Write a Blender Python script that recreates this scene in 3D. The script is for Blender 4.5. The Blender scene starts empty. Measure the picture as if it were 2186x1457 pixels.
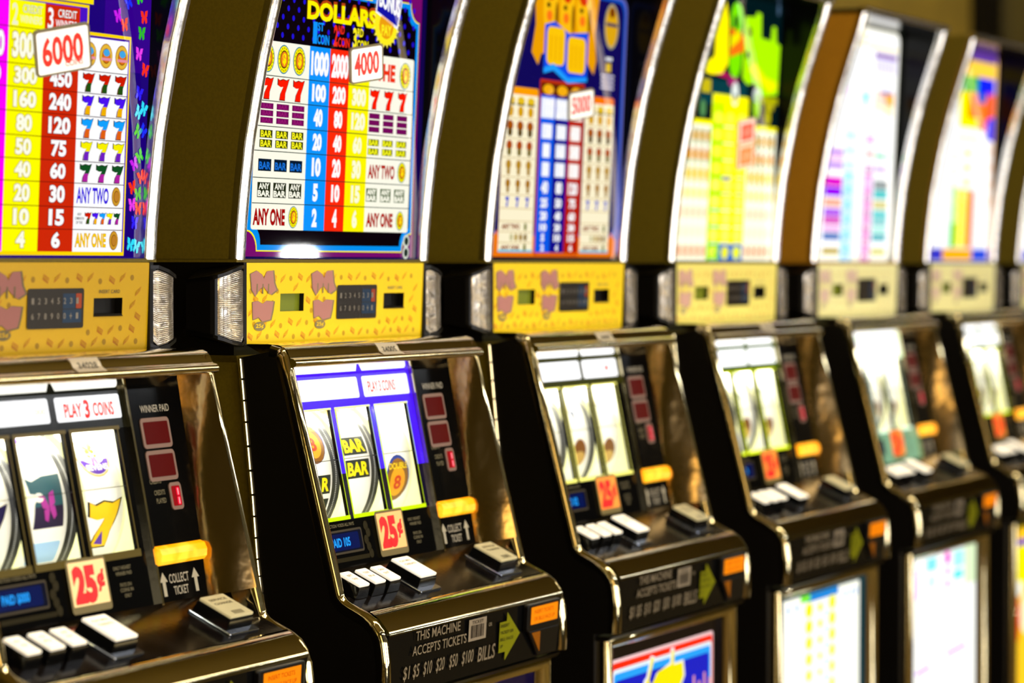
import bpy, bmesh, math, random
from mathutils import Matrix, Vector
random.seed(7)
S = bpy.context.scene
COL = S.collection
PITCH = 0.65

# ------------------------------------------------------------------ camera
F_PX, YAW, PIT, ROLL = 6100.0, 1.1141054, 0.0272980, 0.0017270
CAM = Vector((-2.87925, -1.76327, 1.300728))
fw = Vector((math.sin(YAW) * math.cos(PIT), math.cos(YAW) * math.cos(PIT), -math.sin(PIT)))
rt = Vector((math.cos(YAW), -math.sin(YAW), 0.0))
up = rt.cross(fw)
rt2 = rt * math.cos(ROLL) + up * math.sin(ROLL)
up2 = -rt * math.sin(ROLL) + up * math.cos(ROLL)
cd = bpy.data.cameras.new('camera')
cam = bpy.data.objects.new('camera', cd)
COL.objects.link(cam)
M = Matrix((rt2, up2, -fw)).transposed().to_4x4()
M.translation = CAM
cam.matrix_world = M
cd.sensor_width = 36.0
cd.lens = F_PX / 2186 * 36.0
cd.clip_start = 0.1
cd.clip_end = 60
cd.dof.use_dof = True
cd.dof.focus_distance = (Vector((-0.07, 0.0, 1.2)) - CAM).dot(fw)
cd.dof.aperture_fstop = 3.8
S.camera = cam

# ------------------------------------------------------------------ world, lights, exposure
W = bpy.data.worlds.new('World')
S.world = W
W.use_nodes = True
W.node_tree.nodes['Background'].inputs[0].default_value = (0.075, 0.052, 0.004, 1)
W.node_tree.nodes['Background'].inputs[1].default_value = 0.55
S.view_settings.view_transform = 'Standard'
S.view_settings.look = 'None'
S.view_settings.exposure = 0.0
S.view_settings.gamma = 1.0
S.view_settings.use_curve_mapping = False


def area(name, loc, target, sx, sy, power, col):
    l = bpy.data.lights.new(name, 'AREA')
    l.shape = 'RECTANGLE'
    l.size, l.size_y, l.energy, l.color = sx, sy, power, col
    o = bpy.data.objects.new(name, l)
    COL.objects.link(o)
    o.location = loc
    o.rotation_euler = (Vector(target) - Vector(loc)).to_track_quat('-Z', 'Y').to_euler()
    return o


area('aisle_fill_light', (2.6, -1.9, 2.92), (3.0, 0.0, 1.2), 7.5, 0.35, 72, (1.0, 0.86, 0.62))  # added soft area lamp that brightens the yellow panels
area('wall_fill_light', (6.6, 0.7, 2.92), (6.8, 1.5, 2.1), 4.0, 0.2, 16, (1.0, 0.84, 0.5))  # added area lamp that washes the back wall


# ------------------------------------------------------------------ materials
def lin(c):
    if isinstance(c, str):
        c = [int(c[i:i + 2], 16) for i in (0, 2, 4)]
    r = []
    for x in c[:3]:
        x = x / 255.0
        r.append(x / 12.92 if x <= 0.04045 else ((x + 0.055) / 1.055) ** 2.4)
    return tuple(r) + (1.0,)


def mat(name, col=(0.5, 0.5, 0.5), rough=0.5, metal=0.0, spec=0.5, emit=None, estr=0.0, coat=0.0, bump=None, trans=0.0):
    m = bpy.data.materials.new(name)
    m.use_nodes = True
    nt = m.node_tree
    b = nt.nodes['Principled BSDF']
    b.inputs['Base Color'].default_value = tuple(col[:3]) + (1,)
    b.inputs['Roughness'].default_value = rough
    b.inputs['Metallic'].default_value = metal
    b.inputs['Specular IOR Level'].default_value = spec
    b.inputs['Coat Weight'].default_value = coat
    b.inputs['Transmission Weight'].default_value = trans
    if emit:
        b.inputs['Emission Color'].default_value = tuple(emit[:3]) + (1,)
        b.inputs['Emission Strength'].default_value = estr
    if bump:
        scale, st, dist = bump
        tc = nt.nodes.new('ShaderNodeTexCoord')
        n = nt.nodes.new('ShaderNodeTexNoise')
        n.inputs['Scale'].default_value = scale
        n.inputs['Detail'].default_value = 3
        nt.links.new(tc.outputs['Object'], n.inputs['Vector'])
        bp = nt.nodes.new('ShaderNodeBump')
        bp.inputs['Strength'].default_value = st
        bp.inputs['Distance'].default_value = dist
        nt.links.new(n.outputs['Fac'], bp.inputs['Height'])
        nt.links.new(bp.outputs['Normal'], b.inputs['Normal'])
    return m


def noise_mix(m, c1, c2, scale, lo=0.4, hi=0.6, vec=(1, 1, 1)):
    nt = m.node_tree
    b = nt.nodes['Principled BSDF']
    tc = nt.nodes.new('ShaderNodeTexCoord')
    mp = nt.nodes.new('ShaderNodeMapping')
    mp.inputs['Scale'].default_value = vec
    n = nt.nodes.new('ShaderNodeTexNoise')
    n.inputs['Scale'].default_value = scale
    r = nt.nodes.new('ShaderNodeValToRGB')
    r.color_ramp.elements[0].position, r.color_ramp.elements[1].position = lo, hi
    r.color_ramp.elements[0].color, r.color_ramp.elements[1].color = tuple(c1[:3]) + (1,), tuple(c2[:3]) + (1,)
    nt.links.new(tc.outputs['Object'], mp.inputs['Vector'])
    nt.links.new(mp.outputs['Vector'], n.inputs['Vector'])
    nt.links.new(n.outputs['Fac'], r.inputs['Fac'])
    nt.links.new(r.outputs['Color'], b.inputs['Base Color'])
    return m


def printmat(name, estr, base=0.0, rough=0.12, spec=0.5):
    """printed film: the print's own colour comes from the 'Col' attribute of the mesh"""
    m = mat(name, (0, 0, 0), rough, 0, spec)
    nt = m.node_tree
    b = nt.nodes['Principled BSDF']
    a = nt.nodes.new('ShaderNodeAttribute')
    a.attribute_name = 'Col'
    if estr > 0:
        nt.links.new(a.outputs['Color'], b.inputs['Emission Color'])
        b.inputs['Emission Strength'].default_value = estr
    if base > 0:
        mx = nt.nodes.new('ShaderNodeMix')
        mx.data_type = 'RGBA'
        mx.inputs['Factor'].default_value = base
        mx.inputs['A'].default_value = (0, 0, 0, 1)
        nt.links.new(a.outputs['Color'], mx.inputs['B'])
        nt.links.new(mx.outputs['Result'], b.inputs['Base Color'])
    return m


MT = {}
MT['chrome'] = mat('polished_chrome', (0.86, 0.74, 0.44), 0.075, 1.0, bump=(60, 0.05, 0.002))
MT['edge_chrome'] = mat('bright_edge_chrome', (0.95, 0.92, 0.88), 0.20, 1.0, bump=(38, 0.22, 0.003))
MT['bronze'] = mat('dull_bronze_mirror', (0.50, 0.36, 0.18), 0.14, 1.0, bump=(26, 0.22, 0.004))
MT['panel_black'] = mat('black_glass_print', (0.002, 0.002, 0.002), 0.12, 0, 0.07)
MT['olive'] = noise_mix(mat('olive_laminate', rough=0.55, spec=0.3), (0.135, 0.094, 0.002), (0.155, 0.108, 0.003), 300)
MT['brown'] = noise_mix(mat('brown_laminate', rough=0.55, spec=0.3), (0.42, 0.18, 0.004), (0.48, 0.21, 0.006), 300)
MT['black'] = mat('black_plastic', (0.004, 0.003, 0.002), 0.35, 0, 0.25)
MT['gloss_black'] = mat('gloss_black', (0.003, 0.003, 0.003), 0.10, 0, 0.18)
MT['lining'] = mat('black_recess_lining', (0.002, 0.002, 0.002), 0.16, 0, 0.16)
MT['deck'] = noise_mix(mat('scuffed_black_deck', rough=0.14, spec=0.10, bump=(200, 0.1, 0.001)), (0.002, 0.0015, 0.0015), (0.014, 0.010, 0.008), 26, 0.45, 0.8)
MT['white_key'] = mat('ivory_button_cap', (0.85, 0.78, 0.62), 0.35, 0, 0.4, (1, 0.92, 0.78), 0.55)
MT['worn_key'] = mat('worn_grey_button_cap', (0.62, 0.54, 0.30), 0.4, 0, 0.4, (.8, .7, .4), 0.12)
MT['clear'] = mat('clear_smoke_plastic', (0.40, 0.44, 0.52), 0.10, 0.95, 0.8)
MT['amber'] = noise_mix(mat('amber_lit_plastic', (1, 0.4, 0), 0.3), (1, .35, 0), (1, .5, .02), 40)
nt = MT['amber'].node_tree
b_ = nt.nodes['Principled BSDF']
for l_ in nt.links:
    if l_.to_socket == b_.inputs['Base Color']:
        src_ = l_.from_socket
nt.links.new(src_, b_.inputs['Emission Color'])
b_.inputs['Emission Strength'].default_value = 1.0
MT['lamp_lens'] = mat('ribbed_lamp_lens', (0.50, 0.44, 0.36), 0.16, 0.75, 0.8)
MT['tube'] = mat('reel_lamp_tube', (1, 1, 1), 0.5, emit=(1, 0.98, 0.86), estr=46)
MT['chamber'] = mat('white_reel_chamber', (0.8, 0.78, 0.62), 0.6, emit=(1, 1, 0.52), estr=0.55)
MT['rim'] = mat('grey_reel_rim', (0.02, 0.022, 0.023), 0.35)
MT['led'] = mat('dark_red_display', (0.03, 0.0, 0.0), 0.5, 0, .05, emit=(0.060, 0.0, 0.0), estr=1.0)
MT['led_on'] = mat('lit_red_display', (0.03, 0.0, 0.0), 0.5, 0, .05, emit=(0.30, 0.0, 0.004), estr=1.0)
MT['pinkframe'] = mat('pink_display_frame', (0.24, 0.15, 0.12), 0.5, 0, .1)
MT['lcd_green'] = mat('green_lcd', (0.20, 0.24, 0.01), 0.3)
MT['label'] = mat('white_sticker', (0.62, 0.52, 0.38), 0.6)
MT['pane'] = None


def make_pane():
    m = bpy.data.materials.new('clear_glass_pane')
    m.use_nodes = True
    nt = m.node_tree
    nt.nodes.clear()
    out = nt.nodes.new('ShaderNodeOutputMaterial')
    t = nt.nodes.new('ShaderNodeBsdfTransparent')
    g = nt.nodes.new('ShaderNodeBsdfGlossy')
    g.inputs['Roughness'].default_value = 0.02
    f = nt.nodes.new('ShaderNodeFresnel')
    f.inputs['IOR'].default_value = 1.12
    mx = nt.nodes.new('ShaderNodeMixShader')
    nt.links.new(f.outputs[0], mx.inputs[0])
    nt.links.new(t.outputs[0], mx.inputs[1])
    nt.links.new(g.outputs[0], mx.inputs[2])
    nt.links.new(mx.outputs[0], out.inputs[0])
    return m


MT['pane'] = make_pane()
PRINT_DIM = printmat('unlit_print', 0.0, 0.8, 0.3)
PRINT_LCD = printmat('lcd_print', 1.0, 0.1)
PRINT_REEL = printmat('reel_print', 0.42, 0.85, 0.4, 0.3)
YELLOW = {}


# ------------------------------------------------------------------ mesh helpers
class MB:
    def __init__(self):
        self.v, self.f, self.mi = [], [], []

    def add(self, vs, fs, mi=0):
        n = len(self.v)
        self.v += [tuple(p) for p in vs]
        self.f += [tuple(i + n for i in f) for f in fs]
        self.mi += [mi] * len(fs)
        return self

    def box(self, x0, y0, z0, x1, y1, z1, mi=0):
        vs = [(x, y, z) for z in (z0, z1) for y in (y0, y1) for x in (x0, x1)]
        return self.add(vs, [(0, 2, 3, 1), (4, 5, 7, 6), (0, 1, 5, 4), (2, 6, 7, 3), (0, 4, 6, 2), (1, 3, 7, 5)], mi)

    def prism(self, pts, x0, x1, mi=0, f=None):
        """polygon pts=(y,z) extruded along x; f(x,(y,z))->point for other frames"""
        n = len(pts)
        f = f or (lambda x, p: (x, p[0], p[1]))
        vs = [f(x0, p) for p in pts] + [f(x1, p) for p in pts]
        fs = [tuple(range(n))[::-1], tuple(range(n, 2 * n))]
        fs += [(i, (i + 1) % n, (i + 1) % n + n, i + n) for i in range(n)]
        return self.add(vs, fs, mi)

    def grid(self, rows, mi=0, close=False):
        n, m = len(rows), len(rows[0])
        vs = [p for r in rows for p in r]
        fs = []
        for i in range(n - 1):
            for j in range(m - (0 if close else 1)):
                k = (j + 1) % m
                fs.append((i * m + j, i * m + k, (i + 1) * m + k, (i + 1) * m + j))
        return self.add(vs, fs, mi)

    def mesh(self, name, mats, smooth=False, angle=None):
        me = bpy.data.meshes.new(name)
        me.from_pydata(self.v, [], self.f)
        for m in mats:
            me.materials.append(m)
        for p, i in zip(me.polygons, self.mi):
            p.material_index = i
            p.use_smooth = smooth
        me.validate()
        if smooth and angle:
            me.set_sharp_from_angle(angle=math.radians(angle))
        return me


def link(name, me, parent=None, bevel=0.0, seg=2):
    o = bpy.data.objects.new(name, me)
    COL.objects.link(o)
    if parent:
        o.parent = parent
    if bevel:
        md = o.modifiers.new('bevel', 'BEVEL')
        md.width, md.segments, md.limit_method, md.angle_limit = bevel, seg, 'ANGLE', math.radians(40)
    return o


_tc = {}


def text_polys(s, bold=0.0):
    k = (s, bold)
    if k not in _tc:
        cu = bpy.data.curves.new('t', 'FONT')
        cu.body = s
        cu.offset = bold
        cu.resolution_u = 3
        ob = bpy.data.objects.new('t', cu)
        COL.objects.link(ob)
        me = bpy.data.meshes.new_from_object(ob)
        vs = [(v.co.x, v.co.y) for v in me.vertices]
        fs = [tuple(p.vertices) for p in me.polygons]
        bpy.data.objects.remove(ob)
        bpy.data.curves.remove(cu)
        bpy.data.meshes.remove(me)
        _tc[k] = (vs, fs)
    return _tc[k]


SEVEN = [(.02, .98), (.22, .90), (.48, .97), (.74, .92), (1.0, 1.0), (.86, .66), (.70, .34), (.68, 0), (.20, 0), (.26, .28), (.50, .62), (.26, .60), (.02, .68)]
SEVEN_LOW = [(.37, .46), (.77, .46), (.70, .34), (.68, 0), (.20, 0), (.26, .28)]
HS = 0.00022


class Art:
    """flat print collected in (u, v) with one colour per piece; later pieces may lie on a higher layer of ink"""

    def __init__(self):
        self.v, self.f, self.c = [], [], []

    def poly(self, pts, col, L=0):
        n = len(self.v)
        self.v += [(p[0], p[1], L * HS) for p in pts]
        self.f.append(tuple(range(n, n + len(pts))))
        self.c.append(lin(col))

    def rect(self, u0, v0, u1, v1, col, L=0, r=0.0):
        if r <= 0:
            return self.poly([(u0, v0), (u1, v0), (u1, v1), (u0, v1)], col, L)
        pts = []
        for cx, cy, a in ((u1 - r, v0 + r, -90), (u1 - r, v1 - r, 0), (u0 + r, v1 - r, 90), (u0 + r, v0 + r, 180)):
            for k in range(5):
                t = math.radians(a + k * 22.5)
                pts.append((cx + r * math.cos(t), cy + r * math.sin(t)))
        self.poly(pts, col, L)

    def frame(self, u0, v0, u1, v1, w, col, L=0):
        self.rect(u0, v0, u1, v0 + w, col, L)
        self.rect(u0, v1 - w, u1, v1, col, L)
        self.rect(u0, v0 + w, u0 + w, v1 - w, col, L)
        self.rect(u1 - w, v0 + w, u1, v1 - w, col, L)

    def ell(self, cu, cv, ru, rv, col, L=0, n=20, a0=0, a1=360):
        pts = [(cu + ru * math.cos(math.radians(a0 + (a1 - a0) * k / n)), cv + rv * math.sin(math.radians(a0 + (a1 - a0) * k / n))) for k in range(n if a1 - a0 == 360 else n + 1)]
        self.poly(pts, col, L)

    def text(self, s, u0, v0, u1, v1, col, L=1, bold=0.02, out=None, ob=0.05, skew=0.0, rise=0.0):
        for c, b, l in ((out, ob, L), (col, bold, L + (1 if out else 0))):
            if c is None:
                continue
            vs, fs = text_polys(s, b)
            v0s, _ = text_polys(s, bold)
            if not vs:
                continue
            x0, x1 = min(p[0] for p in v0s), max(p[0] for p in v0s)
            y0, y1 = min(p[1] for p in v0s), max(p[1] for p in v0s)
            sx, sy = (u1 - u0) / (x1 - x0), (v1 - v0) / (y1 - y0)
            n = len(self.v)
            for p in vs:
                u, v = (p[0] - x0) * sx, (p[1] - y0) * sy
                self.v.append((u0 + u + skew * v, v0 + v + rise * u, l * HS))
            cc = lin(c)
            for f in fs:
                self.f.append(tuple(i + n for i in f))
                self.c.append(cc)

    def seven(self, u0, v0, u1, v1, ca, cb=None, L=1, out='1a1010'):
        w, h = u1 - u0, v1 - v0
        if out:
            self.poly([(u0 + w * ((x - .5) * 1.14 + .5), v0 + h * ((y - .5) * 1.08 + .5)) for x, y in SEVEN], out, L)
        self.poly([(u0 + w * x, v0 + h * y) for x, y in SEVEN], ca, L + 1)
        if cb:
            self.poly([(u0 + w * x, v0 + h * y) for x, y in SEVEN_LOW], cb, L + 2)

    def coin(self, cu, cv, ru, rv, c1, c2, c3, c4, L=1, txt=None):
        self.ell(cu, cv, ru, rv, c1, L)
        self.ell(cu, cv, ru * .92, rv * .92, c2, L + 1)
        self.ell(cu, cv, ru * .62, rv * .62, c3, L + 2)
        self.ell(cu, cv, ru * .54, rv * .54, c4, L + 3)
        if txt:
            self.text(txt, cu - ru * .3, cv - rv * .4, cu + ru * .3, cv + rv * .4, c2, L + 4, 0.03)

    def butterfly(self, cu, cv, s, a, col, L=1):
        ca, sa = math.cos(a), math.sin(a)
        for sg in (-1, 1):
            for w in ([(0, .1), (.25, .9), (.85, 1.0), (.7, .2), (.1, -.05)], [(0, 0), (.6, .05), (.65, -.6), (.3, -.8), (.05, -.2)]):
                pts = [(sg * x * s, y * s) for x, y in w]
                self.poly([(cu + x * ca - y * sa, cv + x * sa + y * ca) for x, y in pts], col, L)

    def mesh(self, name, m, f, cut=0.0):
        me = bpy.data.meshes.new(name)
        me.from_pydata(self.v, [], self.f)
        me.materials.append(m)
        if cut:              # slice the flat print so that it can follow a curved drum
            bm = bmesh.new()
            bm.from_mesh(me)
            lay = bm.faces.layers.int.new('ci')
            for i, fc in enumerate(bm.faces):
                fc[lay] = i
            vmin, vmax = min(p[1] for p in self.v), max(p[1] for p in self.v)
            k = math.floor(vmin / cut) + 1
            while k * cut < vmax:
                bmesh.ops.bisect_plane(bm, geom=bm.verts[:] + bm.edges[:] + bm.faces[:], plane_co=(0, k * cut, 0), plane_no=(0, 1, 0), dist=1e-7)
                k += 1
            self.c = [self.c[fc[lay]] for fc in bm.faces]
            bm.faces.layers.int.remove(lay)
            bm.to_mesh(me)
            bm.free()
        for v in me.vertices:
            v.co = f(*v.co)
        me.update()
        ca = me.color_attributes.new('Col', 'FLOAT_COLOR', 'CORNER')
        buf = []
        for p in me.polygons:
            buf += list(self.c[p.index]) * p.loop_total
        ca.data.foreach_set('color', buf)
        return me


# ------------------------------------------------------------------ frames of the machine (y, z in its own side view)
def nrm(a):
    l = math.hypot(*a)
    return (a[0] / l, a[1] / l)


LEAN = math.radians(11.8)
G0 = (-0.03103, 1.1937)
GV = (-math.sin(LEAN), -math.cos(LEAN))
GN = (GV[1], -GV[0])


def glass(u, w, h):          # reel glass: w runs down the slope, h out of it
    return (u, G0[0] + GV[0] * w + GN[0] * h, G0[1] + GV[1] * w + GN[1] * h)


def glassA(u, v, h):         # Art uses v upwards
    return glass(u, -v, h)


D0 = (G0[0] + GV[0] * .262, G0[1] + GV[1] * .262)
DV = nrm((-0.181 - D0[0], 0.893 - D0[1]))
DN = (DV[1], -DV[0])
if DN[1] < 0:
    DN = (-DN[0], -DN[1])


def deck(u, w, h):
    return (u, D0[0] + DV[0] * w + DN[0] * h, D0[1] + DV[1] * w + DN[1] * h)


def poster(u, z, h):
    return (u, 0.0062 - 0.045 * (z - 1.45) - h, z)


def yel(u, z, h):
    return (u, 0.0 - (z - 1.3) * .0392 - h, z)


def fas(u, z, h):
    return (u, -0.1945 - (z - .84) * .06 - h, z)


def bel(u, z, h):
    return (u, -0.166 - h, z)


RIM = [(-.045, 1.205), (-.0605, 1.2015), (-.0665, 1.192), (-.1365, .9235), (-.1385, .9165), (-.1430, .9115), (-.1500, .9075), (-.1720, .8975), (-.1830, .8900), (-.1910, .8790),
       (-.1958, .8650), (-.1985, .8450), (-.1990, .8200), (-.1980, .8010)]
TOPPROF = [(.003, 1.3045), (.001, 1.34), (-.004, 1.39), (-.0105, 1.442), (-.019, 1.487), (-.030, 1.541), (-.040, 1.579), (-.047, 1.606), (-.066, 1.665), (-.084, 1.72), (-.0925, 1.752)]
HINGE = [(-.004, 1.190), (-.0115, 1.115), (-.0205, 1.03), (-.027, .955), (-.035, .896)]


def dense(path, n=4):
    out = []
    for i in range(len(path) - 1):
        for k in range(n):
            t = k / n
            out.append((path[i][0] * (1 - t) + path[i + 1][0] * t, path[i][1] * (1 - t) + path[i + 1][1] * t))
    out.append(path[-1])
    return out


def sweep(path, sec, mb=None):
    """path in (y,z); sec = (x, outwards) ; outwards = to the front"""
    mb = mb or MB()
    rows = []
    for i, p in enumerate(path):
        a, b = path[max(i - 1, 0)], path[min(i + 1, len(path) - 1)]
        t = nrm((b[0] - a[0], b[1] - a[1]))
        n = (t[1], -t[0])
        if n[0] > 0.35 or (abs(n[0]) <= 0.35 and n[1] < 0):
            n = (-n[0], -n[1])
        rows.append([(x, p[0] + n[0] * h, p[1] + n[1] * h) for x, h in sec])
    mb.grid(rows)
    for r, s in ((0, 1), (len(rows) - 1, -1)):
        k = len(sec)
        base = r * k
        mb.f.append(tuple(range(base, base + k))[::s])
        mb.mi.append(0)
    return mb


cache = {}


def shared(key, fn):
    if key not in cache:
        cache[key] = fn()
    return cache[key]


WL, WR = -0.02, 0.47        # door sides
XL, XR = -0.015, 0.465      # top box sides


def m_cabinet():
    mb = MB()
    side = [(.004, 1.192), (.30, 1.192), (.30, .80), (-.02, .80), (-.030, .896)] + [(y + .004, z) for y, z in HINGE[::-1][1:-1]]
    mb.prism(side, XL, XL + .008)
    mb.prism(side, XR - .008, XR)
    mb.box(XL, .292, .80, XR, .30, 1.192)
    mb.box(XL, .004, 1.184, XR, .30, 1.192)
    return mb.mesh('cabinet', [MT['olive']])


def m_base():
    mb = MB()
    mb.prism([(-.165, .08), (.30, .08), (.30, .80), (-.165, .80)], WL, WR)
    mb.box(WL + .02, -.13, 0.0, WR - .02, .29, .08)
    mb.prism([(-.19, .797), (-.165, .797), (-.165, .79), (-.183, .79)], WL, WR)
    return mb.mesh('base_cabinet', [MT['black']])


def m_doorside(left):
    mb = MB()
    side = [(y + .006, z) for y, z in RIM[1:]] + [(-.165, .80), (-.025, .80)] + HINGE[::-1]
    side = [(y, z - .002) if k < 9 else (y, z) for k, (y, z) in enumerate(side)]
    mb.prism(side, *((WL, WL + .010) if left else (WR - .010, WR)))
    return mb.mesh('door_side', [MT['black']])


def m_hinge():
    mb = MB()
    P = dense(HINGE, 3)
    n = 12
    for k in range(n):
        t0, t1 = k / n + .004, (k + 1) / n - .004
        q = []
        for t in (t0, t1):
            i = min(int(t * (len(P) - 1)), len(P) - 2)
            r = t * (len(P) - 1) - i
            q.append((P[i][0] * (1 - r) + P[i + 1][0] * r, P[i][1] * (1 - r) + P[i + 1][1] * r))
        rows = [[(WL - .001 + .0028 * math.cos(a * math.pi / 4), p[0] + .0028 * math.sin(a * math.pi / 4), p[1]) for a in range(8)] for p in q]
        mb.grid(rows, close=True)
        b = len(mb.v) - 16
        mb.f += [tuple(range(b, b + 8)), tuple(range(b + 8, b + 16))[::-1]]
        mb.mi += [0, 0]
    return mb.mesh('hinge', [MT['chrome']], True, 50)


def m_trim(left):
    sec = [(0, -.014), (0, -.004), (.0015, -.0012), (.004, .0006), (.0085, .0012), (.012, 0.0), (.0145, -.003), (.0155, -.007), (.0158, -.036)]
    if left:
        sec = [(WL + x, h) for x, h in sec]
    else:
        sec = [(WR - x, h) for x, h in sec][::-1]
    return sweep(dense(RIM, 3), sec).mesh('side_trim', [MT['chrome']], True, 60)


def m_hood():
    sec = [(-.008, 1.206), (-.040, 1.2062), (-.054, 1.2052), (-.0620, 1.2020), (-.0660, 1.1975), (-.0685, 1.1925), (-.0700, 1.1900), (-.0735, 1.1895), (-.0765, 1.1875), (-.0780, 1.1845), (-.0770, 1.1812),
           (-.0735, 1.1790), (-.0640, 1.1785), (-.0500, 1.1785), (-.0360, 1.1790), (-.0300, 1.195)]
    mb = MB()
    rows = [[(x, y, z) for y, z in sec] for x in (WL + .004, WR - .004)]
    mb.grid(rows)
    mb.f += [tuple(range(len(sec)))[::-1], tuple(range(len(sec), 2 * len(sec)))]
    mb.mi += [0, 0]
    return mb.mesh('hood', [MT['chrome']], True, 60)


def m_innerwall():
    mb = MB()
    rows = []
    for i in range(13):
        t = i / 12
        w = .002 + .262 * t
        ub = .4455 - .0150 * t ** 1.3
        uf = .4555
        r = []
        for k in range(7):
            q = k / 6
            u = ub + (uf - ub) * (q ** (1.0 + .5 * t)) + .0012 * math.sin(t * 9 + q * 3) * q * (1 - q) * 4
            r.append(glass(u, w, -.004 + .040 * q + .012 * t * q))
        rows.append(r)
    mb.grid(rows)
    return mb.mesh('inner_wall', [MT['bronze']], True)


def m_deckplate():
    mb = MB()
    mb.prism([(0, 0), (.098, 0), (.098, -.006), (0, -.006)], WL + .012, WR - .012, f=lambda x, p: deck(x, p[0], p[1]))
    return mb.mesh('deck_plate', [MT['deck']])


def m_roll():
    a = deck(0, .092, .002)
    sec = [(a[1] + .01, a[2] - .004), (a[1], a[2]), (-.1735, .8985), (-.1830, .8925), (-.1895, .8850), (-.1950, .8785), (-.1968, .8760), (-.1968, .8725), (-.190, .8715)]
    mb = MB()
    mb.grid([[(x, y, z) for y, z in sec] for x in (WL + .012, WR - .012)])
    return mb.mesh('front_roll', [MT['chrome']], True, 50)


def m_fascia():
    mb = MB()
    mb.prism([(-.186, .8735), (-.1955, .8735), (-.1925, .801), (-.180, .801)], WL + .012, WR - .012)
    return mb.mesh('fascia', [MT['gloss_black']])


def m_bellyframe():
    mb = MB()
    o = (-.012, .795, .458)
    z0, z1 = .36, .795
    u0, u1 = -.012, .458
    w = .020

    def ring(i, h):
        return [(u0 + i, -.166 - h, z0 + i), (u1 - i, -.166 - h, z0 + i), (u1 - i, -.166 - h, z1 - i), (u0 + i, -.166 - h, z1 - i)]
    rows = [ring(0, 0), ring(0, .012), ring(.003, .016), ring(.009, .017), ring(.015, .015), ring(.018, .010), ring(w, .001)]
    mb.grid(rows, close=True)
    return mb.mesh('belly_frame', [MT['chrome']], True, 50)


def m_topbox(side):
    mb = MB()
    prof = [(y + .004, z) for y, z in TOPPROF]
    for x0, x1 in ((XL, XL + .008), (XR - .008, XR)):
        mb.prism(prof + [(.30, 1.752), (.30, 1.3045)], x0, x1)
    mb.box(XL, .292, 1.3045, XR, .30, 1.752)
    mb.prism([(-.0885, 1.744), (.30, 1.744), (.30, 1.752), (-.0885, 1.752)], XL, XR)
    mb.prism([(.004, 1.3015), (.30, 1.3015), (.30, 1.3055), (.004, 1.3055)], XL, XR)
    return mb.mesh('top_box', [side])


def m_edge(left):
    sec = [(0, -.012)] + [(.0102 - .0102 * math.cos(math.radians(t)), -.004 + .0064 * math.sin(math.radians(t))) for t in range(0, 181, 15)] + [(.0204, -.012)]
    sec = [(XL + x, h) for x, h in sec] if left else [(XR - x, h) for x, h in sec][::-1]
    return sweep(dense(TOPPROF, 3), sec).mesh('edge_trim', [MT['edge_chrome']], True, 60)


def m_topedge():
    mb = MB()
    sec = [(-.078, 1.7560), (-.092, 1.7560), (-.0955, 1.7520), (-.0945, 1.7460), (-.0900, 1.7440), (-.078, 1.7440)]
    mb.grid([[(x, y, z) for y, z in sec] for x in (XL, XR)])
    mb.f += [tuple(range(6))[::-1], tuple(range(6, 12))]
    mb.mi += [0, 0]
    return mb.mesh('top_trim', [MT['edge_chrome']], True, 60)


def m_recess():
    mb = MB()
    P = dense(TOPPROF, 2)
    for x in (XL + .0155, XR - .0155):
        mb.grid([[(x, y + .002, z) for y, z in P], [(x, .03, z) for y, z in P]])
    mb.grid([[(x, y, z) for y, z in ((-.09, 1.7435), (.03, 1.7435))] for x in (XL + .0155, XR - .0155)])
    mb.grid([[(x, y, 1.3062) for y in (.002, .03)] for x in (XL + .0155, XR - .0155)])
    return mb.mesh('recess_lining', [MT['lining']])


def m_lamp(left):
    plan = [(.000, .0010), (-.010, -.0020), (-.030, -.0020), (-.044, .0000), (-.0500, .0035), (-.0525, .0090), (-.0530, .0410)]
    tops = [1.290, 1.2925, 1.2885, 1.2850, 1.2835, 1.2820, 1.2700]
    bots = [1.216, 1.2080, 1.2110, 1.2150, 1.2175, 1.2190, 1.2320]
    rows = []
    n = 170
    for i, (x, y) in enumerate(plan):
        a, b = plan[max(i - 1, 0)], plan[min(i + 1, len(plan) - 1)]
        t = nrm((b[0] - a[0], b[1] - a[1]))
        nx, ny = (-t[1], t[0]) if True else (0, 0)
        if ny > 0.2 or (abs(ny) <= .2 and nx > 0):
            nx, ny = -nx, -ny
        r = []
        for k in range(n + 1):
            z = bots[i] + (tops[i] - bots[i]) * k / n
            h = .00038 * math.sin(z * 2 * math.pi / .0021)
            xx = (-.004 + x) + nx * h
            r.append((xx if left else .445 - xx, y + ny * h, z))
        rows.append(r)
    mb = MB()
    mb.grid(rows)
    return mb.mesh('side_lamp', [MT['lamp_lens']], True)


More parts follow.
